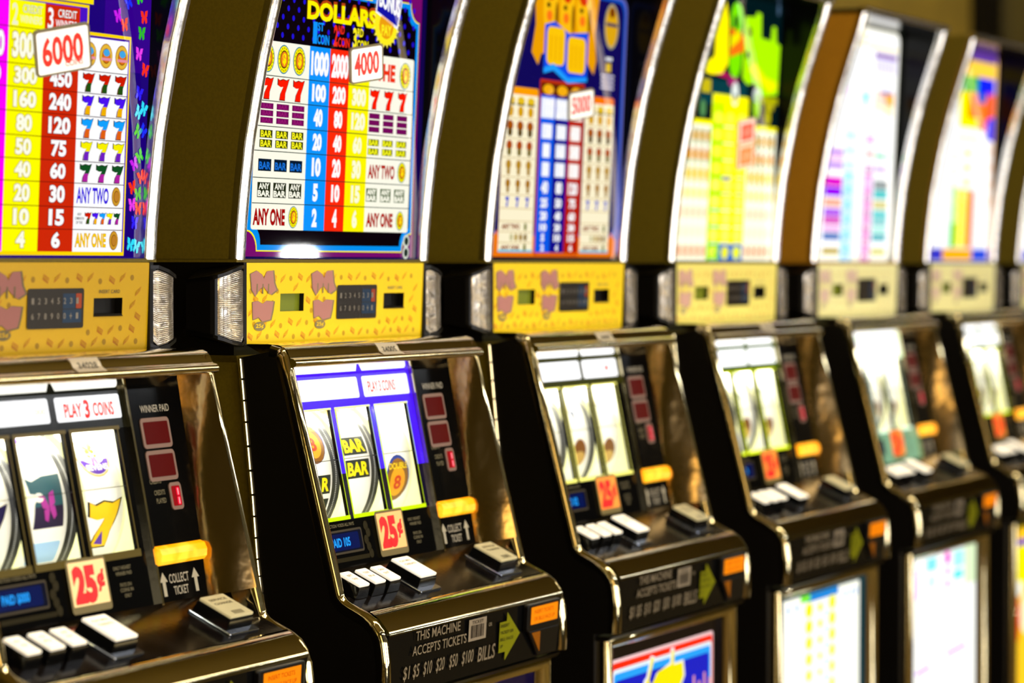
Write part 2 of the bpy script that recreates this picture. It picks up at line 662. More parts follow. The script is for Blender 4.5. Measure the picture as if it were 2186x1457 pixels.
def m_lamphouse(left):
    mb = MB()
    poly = [(.004, .004), (-.010, .0005), (-.032, .0005), (-.046, .0035), (-.0545, .0065), (-.056, .012), (-.056, .045), (-.03, .06), (.004, .06)]
    tz = [1.298, 1.298, 1.293, 1.289, 1.287, 1.285, 1.281, 1.281, 1.298]
    bz = [1.208, 1.203, 1.206, 1.210, 1.212, 1.214, 1.219, 1.219, 1.208]
    n = len(poly)
    f = (lambda x: x - .004) if left else (lambda x: .445 - (x - .004))
    vs = [(f(x), y, b) for (x, y), b in zip(poly, bz)] + [(f(x), y, t) for (x, y), t in zip(poly, tz)]
    mb.add(vs, [tuple(range(n)), tuple(range(n, 2 * n))] + [(i, (i + 1) % n, (i + 1) % n + n, i + n) for i in range(n)])
    # raised lip over and under the lens
    for zz, s in ((tz, 1), (bz, -1)):
        vs = []
        for (x, y), z in list(zip(poly, zz))[:7]:
            vs += [(f(x), y - .004, z), (f(x), y - .004, z - s * .004), (f(x), y + .004, z - s * .004), (f(x), y + .004, z)]
        k = len(vs) // 4
        fs = [(4 * i + a, 4 * i + (a + 1) % 4, 4 * i + 4 + (a + 1) % 4, 4 * i + 4 + a) for i in range(k - 1) for a in range(4)]
        mb.add(vs, fs)
    return mb.mesh('lamp_housing', [MT['black']])


def m_neck():
    mb = MB()
    mb.box(-.008, .012, 1.192, .453, .29, 1.302)
    mb.box(-.006, -.0005, 1.2025, .0005, .012, 1.3015)
    mb.box(.4450, -.0005, 1.2025, .4520, .012, 1.3015)
    return mb.mesh('neck', [MT['black']])


def m_glasspanel():
    """black glass with real openings for the three reels"""
    us = [WL + .014, .035, .117, .131, .2135, .2295, .312, .4545]
    ws = [.006, .0715, .2005, .266]
    mb = MB()
    for i in range(7):
        for j in range(3):
            if j == 1 and i in (1, 3, 5):
                continue
            q = [glass(us[i], ws[j], 0), glass(us[i + 1], ws[j], 0), glass(us[i + 1], ws[j + 1], 0), glass(us[i], ws[j + 1], 0)]
            mb.add(q, [(0, 3, 2, 1)])
    for i in (1, 3, 5):          # reveal of each opening
        a, b = us[i], us[i + 1]
        for (p, q) in (((a, ws[1]), (b, ws[1])), ((b, ws[1]), (b, ws[2])), ((b, ws[2]), (a, ws[2])), ((a, ws[2]), (a, ws[1]))):
            mb.add([glass(*p, 0), glass(*q, 0), glass(*q, -.004), glass(*p, -.004)], [(0, 1, 2, 3)])
    return mb.mesh('glass_panel', [MT['panel_black']])


RC = glass(0, .134, -.110)
RC = (RC[1], RC[2])
RR = .095


def drum(u, s, h):           # s = arc length upwards from the payline
    a0 = math.atan2(GN[1], GN[0])
    a = a0 - s / RR
    r = RR + h
    return (u, RC[0] + r * math.cos(a), RC[1] + r * math.sin(a))


def m_drumrim(x0, x1, white):
    mb = MB()
    n = 48
    rows = [[(x, RC[0] + r * math.cos(2 * math.pi * k / n), RC[1] + r * math.sin(2 * math.pi * k / n)) for k in range(n)] for x, r in ((x0, RR - .014), (x0, RR), (x1, RR), (x1, RR - .014))]
    mb.grid(rows, close=True)
    return mb.mesh('reel_rim', [MT['chamber'] if white else MT['rim']], True, 50)


def m_ticks(x):
    a = Art()
    for k in range(-60, 61):
        a.rect(x, k * .0022, x + .0022, k * .0022 + .0009, 'e8e8e0', 0)
    return a.mesh('tick_marks', PRINT_REEL, lambda u, v, h: drum(u, v, h + .0004), .0045)


def m_chamber():
    mb = MB()
    a = [(-.002, .020, -.20), (.338, .020, -.20), (.338, .245, -.20), (-.002, .245, -.20)]
    mb.add([glass(*p) for p in a], [(0, 1, 2, 3)])
    for u in (-.002, .338):
        mb.add([glass(u, .02, -.20), glass(u, .02, -.002), glass(u, .245, -.002), glass(u, .245, -.20)], [(0, 1, 2, 3)])
    for w in (.02, .245):
        mb.add([glass(-.002, w, -.20), glass(.338, w, -.20), glass(.338, w, -.002), glass(-.002, w, -.002)], [(0, 1, 2, 3)])
    return mb.mesh('reel_chamber', [MT['chamber']])


def m_tube():
    mb = MB()
    n = 10
    rows = []
    for u in (.01, .33):
        c = glass(u, .052, -.022)
        rows.append([(u, c[1] + .007 * math.cos(2 * math.pi * k / n), c[2] + .007 * math.sin(2 * math.pi * k / n)) for k in range(n)])
    mb.grid(rows, close=True)
    return mb.mesh('reel_lamp', [MT['tube']], True)


def m_pane():
    mb = MB()
    mb.add([glass(.0, .008, .0035), glass(.3325, .008, .0035), glass(.3325, .204, .0035), glass(.0, .204, .0035)], [(0, 3, 2, 1)])
    return mb.mesh('window_pane', [MT['pane']])


def m_rib():
    mb = MB()
    mb.prism([(.006, 0), (.264, 0), (.264, .0055), (.006, .0055)], .3325, .3360, f=lambda x, p: glass(x, p[0], p[1]))
    return mb.mesh('divider_strip', [MT['chrome']])


def rr(cx0, w0, cx1, w1, r, h0, h1, f, n=5):
    """rounded box between heights h0, h1 in frame f"""
    pts = []
    for cx, cy, a in ((cx1 - r, w0 + r, -90), (cx1 - r, w1 - r, 0), (cx0 + r, w1 - r, 90), (cx0 + r, w0 + r, 180)):
        for k in range(n):
            t = math.radians(a + k * 90 / (n - 1))
            pts.append((cx + r * math.cos(t), cy + r * math.sin(t)))
    m = len(pts)
    vs = [f(p[0], p[1], h0) for p in pts] + [f(p[0], p[1], h1) for p in pts]
    fs = [tuple(range(m, 2 * m)), tuple(range(m))[::-1]] + [(i, (i + 1) % m, (i + 1) % m + m, i + m) for i in range(m)]
    return vs, fs


def simple(name, args, m):
    mb = MB()
    mb.add(*rr(*args))
    return mb.mesh(name, [m])


def m_slot():
    mb = MB()
    prof = [(.2015, 0), (.2015, .005), (.2045, .010), (.2120, .012), (.2195, .010), (.2225, .006), (.2225, 0)]
    mb.prism(prof, .3375, .4285, f=lambda x, p: glass(x, p[0], p[1]))
    return mb.mesh('ticket_slot', [MT['amber']])


def m_button_body(u0, u1, w0, w1, hh):
    mb = MB()
    e = .0018
    mb.add([deck(u0 - e, w0 - e, 0), deck(u1 + e, w0 - e, 0), deck(u1 + e, w1 + e, 0), deck(u0 - e, w1 + e, 0),
            deck(u0, w0, hh), deck(u1, w0, hh), deck(u1, w1, hh), deck(u0, w1, hh)],
           [(0, 1, 2, 3), (4, 7, 6, 5), (0, 4, 5, 1), (1, 5, 6, 2), (2, 6, 7, 3), (3, 7, 4, 0)])
    return mb.mesh('button_body', [MT['gloss_black']])


def m_yellowbox():
    """plate with cut-outs for LCD, keypad recess and card slot"""
    us = [0.0, .0810, .1370, .2170, .3190, .3390, .3940, .445]
    zs = [1.2045, 1.2310, 1.2425, 1.2625, 1.2640, 1.2735, 1.3010]
    holes = {(1, 2), (1, 3), (5, 2)}
    return us, zs, holes


# ------------------------------------------------------------------ prints
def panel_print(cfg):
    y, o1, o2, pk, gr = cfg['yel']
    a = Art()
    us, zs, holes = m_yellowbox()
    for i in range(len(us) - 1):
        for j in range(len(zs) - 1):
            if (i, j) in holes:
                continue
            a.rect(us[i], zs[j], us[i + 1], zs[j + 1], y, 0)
    rnd = random.Random(3)

    def free(u, v):
        return not (.079 < u < .139 and 1.238 < v < 1.267) and not (.212 < u < .322 and 1.227 < v < 1.278) and not (.334 < u < .399 and 1.238 < v < 1.276) \
            and .006 < u < .438 and 1.208 < v < 1.296
    for j in range(7):
        for i in range(22):
            u = .008 + i * .0205 + (j % 2) * .010
            v = 1.2105 + j * .0138 + rnd.uniform(-.002, .002)
            if not (free(u, v) and free(u + .013, v + .006)):
                continue
            k = (i + 2 * j) % 3
            sk = -.55 if k != 1 else .55
            if k < 2:
                a.poly([(u, v + (.0035 if sk < 0 else -.001)), (u + .010, v + (-.001 if sk < 0 else .0045)), (u + .012, v + (.005 if sk < 0 else .010)), (u + .002, v + (.0095 if sk < 0 else .005))], o1, 1)
                a.text('FREE', u + .0015, v + (.0045 if sk < 0 else .0010), u + .0105, v + (.0085 if sk < 0 else .005), y, 2, 0.01, rise=-.45 if sk < 0 else .45)
            else:
                a.ell(u + .004, v + .003, .0038, .0034, o2, 1, 8)
    for u0 in (.010, .153):
        # bubbly two-line logo with a coin below
        A = [(.06, .42), (.0, .9), (.22, 1.0), (.42, .88), (.50, .75), (.60, .98), (.84, 1.0), (.90, .62), (1.0, .40), (.78, .26), (.60, .40), (.50, .52), (.36, .44), (.20, .22)]
        Bq = [(.10, .95), (.30, 1.0), (.48, .86), (.60, 1.0), (.90, .96), (.86, .5), (.80, .1), (.50, .0), (.34, .22), (.14, .12), (.12, .5)]
        for pts, v0, hh in ((A, 1.2530, .0385), (Bq, 1.2310, .0245)):
            a.poly([(u0 - .0015 + x * .066, v0 - .0015 + yy * (hh + .002)) for x, yy in pts], gr, 3)
            a.poly([(u0 + x * .060, v0 + yy * hh) for x, yy in pts], pk, 4)
        for k in range(3):
            a.rect(u0 + .014 + k * .013, 1.264, u0 + .0165 + k * .013, 1.276, gr, 5)
        a.ell(u0 + .024, 1.2255, .013, .0055, gr, 4)
        a.text('25¢', u0 + .015, 1.2225, u0 + .033, 1.2285, y, 5)
    a.text('INSERT CARD', .348, 1.2675, .388, 1.2715, gr, 3, 0.01)
    return a


def keypad_print():
    a = Art()
    a.rect(.2170, 1.2310, .3190, 1.2735, '241c10', 0, .003)
    a.rect(.2800, 1.2370, .3145, 1.2510, '123454', 1)
    a.rect(.2800, 1.2520, .3030, 1.2680, '123454', 1)
    a.rect(.3040, 1.2520, .3145, 1.2680, 'a83c08', 1, .001)
    for k in range(8):
        u = .2235 + k * .0115
        for row, s in ((1.2570, '12345231'), (1.2410, '678900+-')):
            a.text(s[k], u, row, u + .0045, row + .0065, '8c8478', 2, 0.02)
    return a


COINS = ['c89018', 'e8b840', '9a5a10', 'e07818']


def poster1():
    a = Art()
    a.rect(0, 1.3045, .4495, 1.744, '1c0078', 0)
    a.rect(.36, 1.51, .4495, 1.744, '34008c', 1)
    a.rect(.04, 1.578, .338, 1.744, 'ffe600', 1)
    a.rect(.045, 1.5835, .333, 1.739, '9fe4e0', 2)
    a.text('BUTTERFLY', .06, 1.64, .32, 1.70, 'ffffff', 3, .03, out='c010a0')
    a.poly([(.03, 1.3085), (.412, 1.3085), (.412, 1.5485), (.330, 1.5485), (.330, 1.5765), (.03, 1.5765)], 'ffd800', 2)
    a.poly([(.0335, 1.3125), (.409, 1.3125), (.409, 1.5450), (.327, 1.5450), (.327, 1.5735), (.0335, 1.5735)], '4a10c8', 3)
    zr = [1.5440, 1.5067, 1.4827, 1.458, 1.4332, 1.4092, 1.3859, 1.3604, 1.3363, 1.3125]
    hd = 1.5720
    for u0, u1, c in ((.125, .187, 'ff00ff'), (.187, .2495, 'ffff00'), (.2495, .3130, 'd02808')):
        a.rect(u0, zr[-1], u1, hd, c, 4)
    a.rect(.3130, zr[-1], .4065, 1.5425, 'ffffff', 4)
    a.rect(.0345, zr[-1], .125, 1.5425, 'ffffff', 4)
    for t, u, c in (('2', .192, 'f0f0d0'), ('3', .2545, 'ffffff')):
        a.text(t, u, 1.546, u + .010, 1.5685, c, 5, .02)
        a.text('CREDIT', u + .018, 1.5595, u + .052, 1.5680, c, 5, .01, out='206040', ob=.03)
        a.text('WINNERS', u + .014, 1.549, u + .052, 1.5570, c, 5, .01)
    cols = ((.134, .180, ['1500', '150', '80', '40', '25', '20', '10', '5', '2'], 'ffffff', 'b000b0'),
            (.1935, .2435, ['3000', '300', '160', '80', '50', '40', '20', '10', '4'], 'ffffe8', 'b89800'),
            (.2565, .3065, ['4500', '450', '240', '120', '75', '60', '30', '15', '6'], 'ffffff', '801000'))
    for u0, u1, vals, c, oc in cols:
        for i, s in enumerate(vals):
            z1, z0 = zr[i], zr[i + 1]
            h = (z1 - z0)
            w = {1: .32, 2: .56, 3: .80, 4: 1.0}[len(s)] * (u1 - u0)
            cu = (u0 + u1) / 2
            a.text(s, cu - w / 2, z0 + h * .15, cu + w / 2, z1 - h * .12, c, 5, .05, out=oc, ob=.085)
    for i, z in enumerate(zr[:-1]):
        a.rect(.125, z - .0004, .313, z + .0004, '701008', 7)
        a.rect(.313, z - .0004, .4065, z + .0004, '401030', 7)
    sv = [('d01800', '205010'), ('4a10f0', 'f0b000'), ('10a0ff', 'e06010'), ('f8f000', '7020c0'), ('105020', 'b020a0')]
    for k in range(3):
        u = .3195 + k * .0305
        a.coin(u + .0135, 1.5245, .0125, .0135, 'a87010', 'e8b838', '8a5010', 'e07010', 5)
        a.ell(u + .0135, 1.5280, .006, .004, '40a8e8', 9)
        a.rect(u + .004, 1.5195, u + .023, 1.5225, 'e890a0', 9)
        for i, (ca, cb) in enumerate(sv):
            z1, z0 = zr[i + 1], zr[i + 2]
            a.seven(u + .0030, z0 + .0020, u + .0235, z1 - .0024, ca, cb, 5)
    a.text('ANY TWO', .3175, zr[7] + .004, .3780, zr[6] - .004, '3818e0', 5, .03)
    a.coin(.3925, zr[7] + .0125, .0085, .0105, '804808', 'd09828', '804808', 'c08028', 5)
    a.text('ANY', .320, zr[8] + .015, .328, zr[8] + .018, '404040', 5)
    a.text('COMBINATION', .316, zr[8] + .0105, .333, zr[8] + .0135, '404040', 5)
    a.text('OF THE', .318, zr[8] + .006, .330, zr[8] + .009, '404040', 5)
    for k, (ca, cb) in enumerate(sv):
        a.seven(.3345 + k * .0138, zr[8] + .0065, .3460 + k * .0138, zr[7] - .0055, ca, cb, 5)
    a.text('ANY ONE', .3175, zr[9] + .005, .3755, zr[8] - .004, 'f8c800', 5, .03, out='b07000', ob=.05)
    a.coin(.3905, zr[9] + .0125, .0085, .0105, '804808', 'd09828', '804808', 'c08028', 5)
    cs = ['40e8ff', 'ff3010', '3020ff', '30d020', 'f040f0', '30d020', 'ff3010', '30e0ff', 'd020f0', 'ff3010', '2030ff', '30c020']
    pts = [(.352, 1.592), (.376, 1.605), (.405, 1.585), (.425, 1.592), (.385, 1.569), (.398, 1.560), (.436, 1.571), (.432, 1.553), (.428, 1.530), (.441, 1.513), (.431, 1.487), (.441, 1.470), (.431, 1.466),
           (.431, 1.445), (.441, 1.446), (.437, 1.418), (.427, 1.409), (.441, 1.395), (.425, 1.383), (.436, 1.376), (.425, 1.364), (.437, 1.360), (.431, 1.344), (.424, 1.320), (.436, 1.318), (.36, 1.63), (.39, 1.64), (.42, 1.63),
           (.437, 1.612), (.35, 1.66), (.38, 1.68), (.41, 1.67), (.43, 1.69), (.36, 1.71), (.40, 1.715)]
    for i, (u, v) in enumerate(pts):
        a.butterfly(u, v, .0082, (i * 1.3) % 1.4 - .7, cs[(i * 5) % 12], 3)
    return a


def dcoin(a, u, z, ru, rv, L=6):
    a.ell(u, z, ru, rv, '1880a0', L)
    a.ell(u, z, ru * .9, rv * .92, 'fff000', L + 1)
    a.ell(u, z, ru * .62, rv * .62, '202810', L + 2)
    a.ell(u, z, ru * .54, rv * .54, 'f08020', L + 3)
    a.text('$', u - ru * .28, z - rv * .42, u + ru * .28, z + rv * .42, 'fff000', L + 4, .05)
    for k in range(16):
        t = k * math.pi / 8
        a.rect(u + ru * .76 * math.cos(t) - ru * .05, z + rv * .77 * math.sin(t) - rv * .05, u + ru * .76 * math.cos(t) + ru * .05, z + rv * .77 * math.sin(t) + rv * .05, '404810', L + 2)


def poster2():
    a = Art()
    a.rect(0, 1.3045, .4495, 1.744, '10004a', 0)
    N = .024

    def notched(u0, v0, u1, v1, n):
        pts = []
        for cx, cy, s in ((u1, v0, 180), (u1, v1, 270), (u0, v1, 0), (u0, v0, 90)):
            for k in range(7):
                t = math.radians(s - k * 15) if True else 0
                pts.append((cx + n * math.cos(t), cy + n * math.sin(t)))
        return pts
    a.rect(.006, 1.3085, .4360, 1.742, '78086c', 1)
    a.poly(notched(.0175, 1.3145, .4300, 1.638, N), 'fff000', 2)
    a.poly(notched(.0190, 1.3160, .4285, 1.6365, N), '0090f0', 3)
    a.poly(notched(.0260, 1.3225, .4215, 1.630, N), '080008', 4)
    for j in range(8):
        for i in range(16):
            u, v = .034 + i * .0245 + (j % 2) * .012, 1.574 + j * .0078 * 1.4
            a.ell(u, v, .0032, .0036, '2010d8', 5, 8)
    zr = [1.5655, 1.5241, 1.494, 1.4638, 1.4344, 1.4024, 1.372, 1.3405]
    a.rect(.0265, zr[-1], .4185, zr[0], 'fffdea', 5, .004)
    for u0, u1, c in ((.1490, .1995, '0a96ff'), (.1995, .2480, 'ff2808'), (.2480, .3010, 'fff800')):
        a.rect(u0, zr[-1], u1, zr[0], c, 6)
    for z in zr[1:-1]:
        a.rect(.0265, z - .0005, .4185, z + .0005, '183020', 7)
    for u0, u1, vals, c, oc in ((.1525, .1960, ['1000', '100', '40', '20', '10', '5', '2'], 'ffffff', None), (.2030, .2450, ['2000', '200', '80', '40', '20', '10', '4'], 'ffffff', None),
                                (.2520, .2970, ['3000', '300', '120', '60', '30', '15', '6'], 'ffffd8', 'e8d840')):
        for i, s in enumerate(vals):
            z1, z0 = zr[i], zr[i + 1]
            h = z1 - z0
            w = {1: .28, 2: .50, 3: .78, 4: 1.0}[len(s)] * (u1 - u0)
            cu = (u0 + u1) / 2
            a.text(s, cu - w / 2, z0 + h * .14, cu + w / 2, z1 - h * .13, c, 8, .06, out=oc, ob=.09)
    for k in range(3):
        u = .0375 + k * .0365
        dcoin(a, u + .014, 1.5450, .0150, .0175)
        a.seven(u + .0020, zr[2] + .0025, u + .0270, zr[1] - .0025, 'ff1800', None, 7, '501000')
        for r in range(3):
            a.rect(u + .001, zr[3] + .0035 + r * .0085, u + .0300, zr[3] + .0105 + r * .0085, '74085a', 7)
            a.text('BAR', u + .005, zr[3] + .0045 + r * .0085, u + .026, zr[3] + .0095 + r * .0085, '981870', 8, .02)
        for r in range(2):
            a.rect(u + .001, zr[4] + .0040 + r * .0115, u + .0300, zr[4] + .0135 + r * .0115, '303800', 7)
            a.text('BAR', u + .003, zr[4] + .0048 + r * .0115, u + .028, zr[4] + .0127 + r * .0115, 'fff820', 8, .03)
        a.rect(u + .000, zr[5] + .0080, u + .0300, zr[5] + .0225, '041830', 7)
        a.text('BAR', u + .002, zr[5] + .0100, u + .028, zr[5] + .0190, '1870d8', 8, .03)
        a.rect(u + .000, zr[6] + .0070, u + .0300, zr[6] + .0250, '202810', 7)
        a.text('ANY', u + .003, zr[6] + .0168, u + .027, zr[6] + .0240, 'fffdea', 8, .03)
        a.text('BAR', u + .001, zr[6] + .0080, u + .029, zr[6] + .0155, 'fffdea', 8, .04)
        q = .3000 + k * .0370
        a.seven(q + .0050, zr[2] + .0030, q + .0275, zr[1] - .0030, 'ff1800', None, 7, '501000')
        for r in range(3):
            a.rect(q + .003, zr[3] + .0035 + r * .0085, q + .0310, zr[3] + .0105 + r * .0085, '74085a', 7)
        for r in range(2):
            a.rect(q + .003, zr[4] + .0040 + r * .0115, q + .0310, zr[4] + .0125 + r * .0115, '505000', 7)
            a.text('BAR', q + .004, zr[4] + .0045 + r * .0115, q + .030, zr[4] + .0120 + r * .0115, 'f8f820', 8, .04)
        a.rect(q + .003, zr[6] + .0070, q + .0310, zr[6] + .0240, '60704c', 7)
        a.text('ANY', q + .005, zr[6] + .0160, q + .029, zr[6] + .0230, 'fffdea', 8, .05)
        a.text('BAR', q + .004, zr[6] + .0080, q + .030, zr[6] + .0150, 'fffdea', 8, .05)
    a.text('ANY ONE', .0300, zr[7] + .005, .1040, zr[6] - .006, 'a80808', 7, .05)
    dcoin(a, .1240, zr[7] + .0158, .0115, .0135)
    a.text('THE', .3180, zr[1] + .009, .3680, zr[0] - .010, 'f03010', 7, .05)
    dcoin(a, .3950, zr[1] + .0190, .0150, .0175)
    a.text('ANY TWO', .3060, zr[5] + .006, .3760, zr[4] - .008, 'b01808', 7, .04)
    dcoin(a, .3960, zr[5] + .0158, .0115, .0135)
    a.text('ANY ONE', .3060, zr[7] + .006, .3760, zr[6] - .007, 'b01808', 7, .05)
    dcoin(a, .3960, zr[7] + .0150, .0105, .0125)
    for t, s, u, c in (('1', 'ST', .155, '0a96ff'), ('2', 'ND', .206, 'f02818'), ('3', 'RD', .254, 'fff020')):
        a.text(t, u, 1.569, u + .010, 1.5955, c, 6, .04)
        a.text(s, u + .011, 1.585, u + .026, 1.5955, c, 6, .03)
        a.text('COIN', u + .011, 1.569, u + .040, 1.581, c, 6, .03)
    a.text('DOLLARS', .1390, 1.5995, .3130, 1.6240, 'b84010', 6, .06)
    a.text('DOLLARS', .1390, 1.5975, .3130, 1.6205, 'fff400', 7, .05)
    a.text('DOUBLE', .170, 1.632, .300, 1.656, 'fff400', 7, .05, out='b84010')
    u, v = .338, 1.607
    for k in range(22):
        t = 2 * math.pi * k / 22
        a.poly([(u + .029 * math.cos(t - .11), v + .026 * math.sin(t - .11)), (u + .036 * math.cos(t), v + .032 * math.sin(t)), (u + .029 * math.cos(t + .11), v + .026 * math.sin(t + .11))], 'fff060', 8)
    a.ell(u, v, .031, .028, 'fff020', 9)
    a.ell(u, v - .003, .019, .017, 'f0a010', 10)
    a.text('PAY', u - .013, v - .016, u + .014, v - .002, 'fff020', 11, .04)
    a.poly([(u - .030, v + .012), (u + .030, v - .006), (u + .040, v + .030), (u + .016, v + .056), (u - .024, v + .050)], 'f0f0ff', 10)
    a.poly([(u - .027, v + .014), (u + .028, v - .002), (u + .037, v + .029), (u + .015, v + .053), (u - .022, v + .047)], '1010a8', 11)
    a.text('BONUS', u - .022, v + .020, u + .034, v + .044, 'ffffff', 12, .05, rise=-.2)
    # ring and keyhole lock drawn at the lower corner
    for z in (1.3205, 1.3355):
        a.ell(.4150, z - .006, .0085, .0085, 'd8e0d0', 9, 16)
        a.ell(.4150, z - .006, .0055, .0055, '203028', 10, 14)
    return a


def poster3():
    a = Art()
    a.rect(0, 1.3045, .4495, 1.744, '06061a', 0)
    a.rect(.006, 1.31, .446, 1.700, '6868b8', 1, .02)
    a.rect(.008, 1.345, .4400, 1.697, '1050c0', 2, .02)
    a.rect(.012, 1.345, .4330, 1.692, '100858', 3, .02)
    a.poly([(.014, 1.31), (.435, 1.31), (.435, 1.335), (.415, 1.348), (.415, 1.34), (.034, 1.34), (.034, 1.348), (.014, 1.335)], 'f07808', 4)
    a.rect(.150, 1.3115, .3020, 1.5640, 'c03010', 4, .003)
    for u0, u1 in ((.036, .146), (.306, .4080)):
        a.rect(u0, 1.3165, u1, 1.5485, 'ffa000' if u0 < .1 else 'ff7800', 4, .004)
        a.rect(u0, 1.3165, u1, 1.5380, 'fff4d0', 5)
        a.rect(u0, 1.3165, u1, 1.3200, '70c8e8', 6)
    zr = [1.5420, 1.504, 1.476, 1.449, 1.422, 1.397, 1.378, 1.360, 1.345, 1.330, 1.3165]
    a.rect(.154, 1.5420, .2990, 1.5590, '602008', 5)
    for k in range(3):
        a.ell(.178 + k * .047, 1.5500, .018, .0075, 'f8b010', 6)
    tv = [['1000', '2000', '3000'], ['150', '300', '450'], ['80', '160', '240'], ['50', '100', '150'], ['40', '80', '120'], ['25', '50', '75'], ['20', '40', '60'], ['10', '20', '30'], ['5', '10', '15'], ['2', '4', '6']]
    for k, (u0, u1, c) in enumerate(((.1535, .2025, '0858e8'), (.2025, .2495, '10088c'), (.2495, .2985, 'b81c08'))):
        a.rect(u0, zr[-1], u1, zr[0], c, 6)
        for i in range(10):
            s = tv[i][k]
            z1, z0 = zr[i], zr[i + 1]
            h = z1 - z0
            w = {1: .22, 2: .46, 3: .66, 4: .86}[len(s)] * (u1 - u0)
            cu = (u0 + u1) / 2
            if i < 4:
                a.rect(cu - w / 2 - .001, z0 + h * .12, cu + w / 2 + .001, z1 - h * .10, 'e0e8ff' if k < 2 else 'ffe8d8', 7, .002)
                a.text(s, cu - w / 2, z0 + h * .14, cu + w / 2, z1 - h * .12, 'ffffff', 8, .06)
            else:
                a.text(s, cu - w / 2, z0 + h * .14, cu + w / 2, z1 - h * .12, 'ffffff', 7, .06)
    for s0 in (.036, .306):
        for i in range(1, 10):
            a.rect(s0, zr[i] - .0005, s0 + .105, zr[i] + .0005, 'c8a860', 6)
        for k in range(3):
            u = s0 + .022 + k * .032
            a.ell(u, 1.5290, .012, .006, 'e8c020', 7, 12)
            a.rect(u - .012, 1.5225, u + .012, 1.5255, '3c2804', 7)
            a.ell(u, 1.5140, .009, .008, 'd8a008', 7, 12)
            for i, cc in ((1, ('a85008', '584010')), (2, ('b04810', '706010')), (3, ('b88820', 'a88020')), (4, ('a87010', '987010'))):
                zm, h = (zr[i] + zr[i + 1]) / 2, zr[i] - zr[i + 1]
                a.ell(u, zm + h * .14, .0115 - .001 * i, h * .26, cc[0], 7, 12)
                a.ell(u, zm - h * .20, .0085 - .001 * i, h * .22, cc[1], 8, 12)
            a.seven(u - .006, zr[6] + .002, u + .006, zr[5] - .002, '2038c8', None, 7, None)
        for i in (7, 9):
            a.text('ANY TWO' if i == 7 else 'ANY ONE', s0 + .008, zr[i + 1] + .0035, s0 + .066, zr[i] - .0035, '90400c', 7, .05)
            a.ell(s0 + .084, (zr[i] + zr[i + 1]) / 2, .0045, .0058, '707010', 7, 10)
        for k in range(4):
            a.ell(s0 + .040 + k * .015, (zr[8] + zr[9]) / 2, .0055, .0055, ('c8c090', 'b89840', 'a07820', '806010')[k], 7, 10)
    # flames above with three red-topped figures, banner of bulky yellow letters
    fl = [(.120, 1.700), (.128, 1.640), (.118, 1.600), (.140, 1.583), (.150, 1.600), (.30, 1.600), (.330, 1.580), (.338, 1.600), (.330, 1.640), (.342, 1.700), (.320, 1.720), (.300, 1.700), (.270, 1.725), (.240, 1.700), (.20, 1.725), (.170, 1.705), (.140, 1.722)]
    a.poly(fl, 'f0a000', 4)
    for k in range(3):
        u, z = .175 + k * .056, 1.667
        a.ell(u, z, .025, .040, 'ffc010', 5)
        a.ell(u - .002, z + .026, .017, .016, 'e03808', 6)
        a.ell(u - .008, z + .003, .006, .004, '402808', 6, 8)
        a.ell(u + .020, z - .012, .006, .022, '906008', 6, 10)
        a.ell(u - .004, z - .012, .010, .008, 'ff7818', 6, 10)
    a.poly([(.158, 1.575), (.19, 1.583), (.24, 1.566), (.306, 1.572), (.306, 1.640), (.24, 1.634), (.19, 1.648), (.158, 1.642)], '1050f0', 6)
    for u0, u1, z0, z1 in ((.166, .226, 1.586, 1.640), (.236, .298, 1.578, 1.630)):
        a.rect(u0, z0, u1, z1, 'ffc808', 7, .010)
        for k in range(3):
            a.rect(u0 + .012 + k * .015, z0 + .006, u0 + .0150 + k * .015, z1 - .012, 'e89800', 8)
    a.poly([(.158, 1.580), (.19, 1.588), (.24, 1.570), (.306, 1.574), (.306, 1.568), (.24, 1.562), (.19, 1.578), (.158, 1.572)], '20a0ff', 8)
    a.ell(.388, 1.655, .026, .034, 'a8a080', 4)
    a.ell(.388, 1.655, .022, .030, 'e0a810', 5)
    a.rect(.368, 1.655, .408, 1.660, '203060', 6)
    a.ell(.388, 1.676, .010, .008, '7a3808', 6)
    a.rect(.372, 1.604, .396, 1.609, 'e8e8e8', 4)
    a.rect(.374, 1.587, .392, 1.600, 'e8c020', 4)
    for k in range(4):
        a.rect(.358, 1.580 - k * .0062, .404, 1.583 - k * .0062, 'd8d0e0', 4)
    for k in range(6):
        a.ell(.075, 1.69 - k * .014, .012, .005, 'd0b840' if k % 2 else 'e0e0e0', 4)
    return a


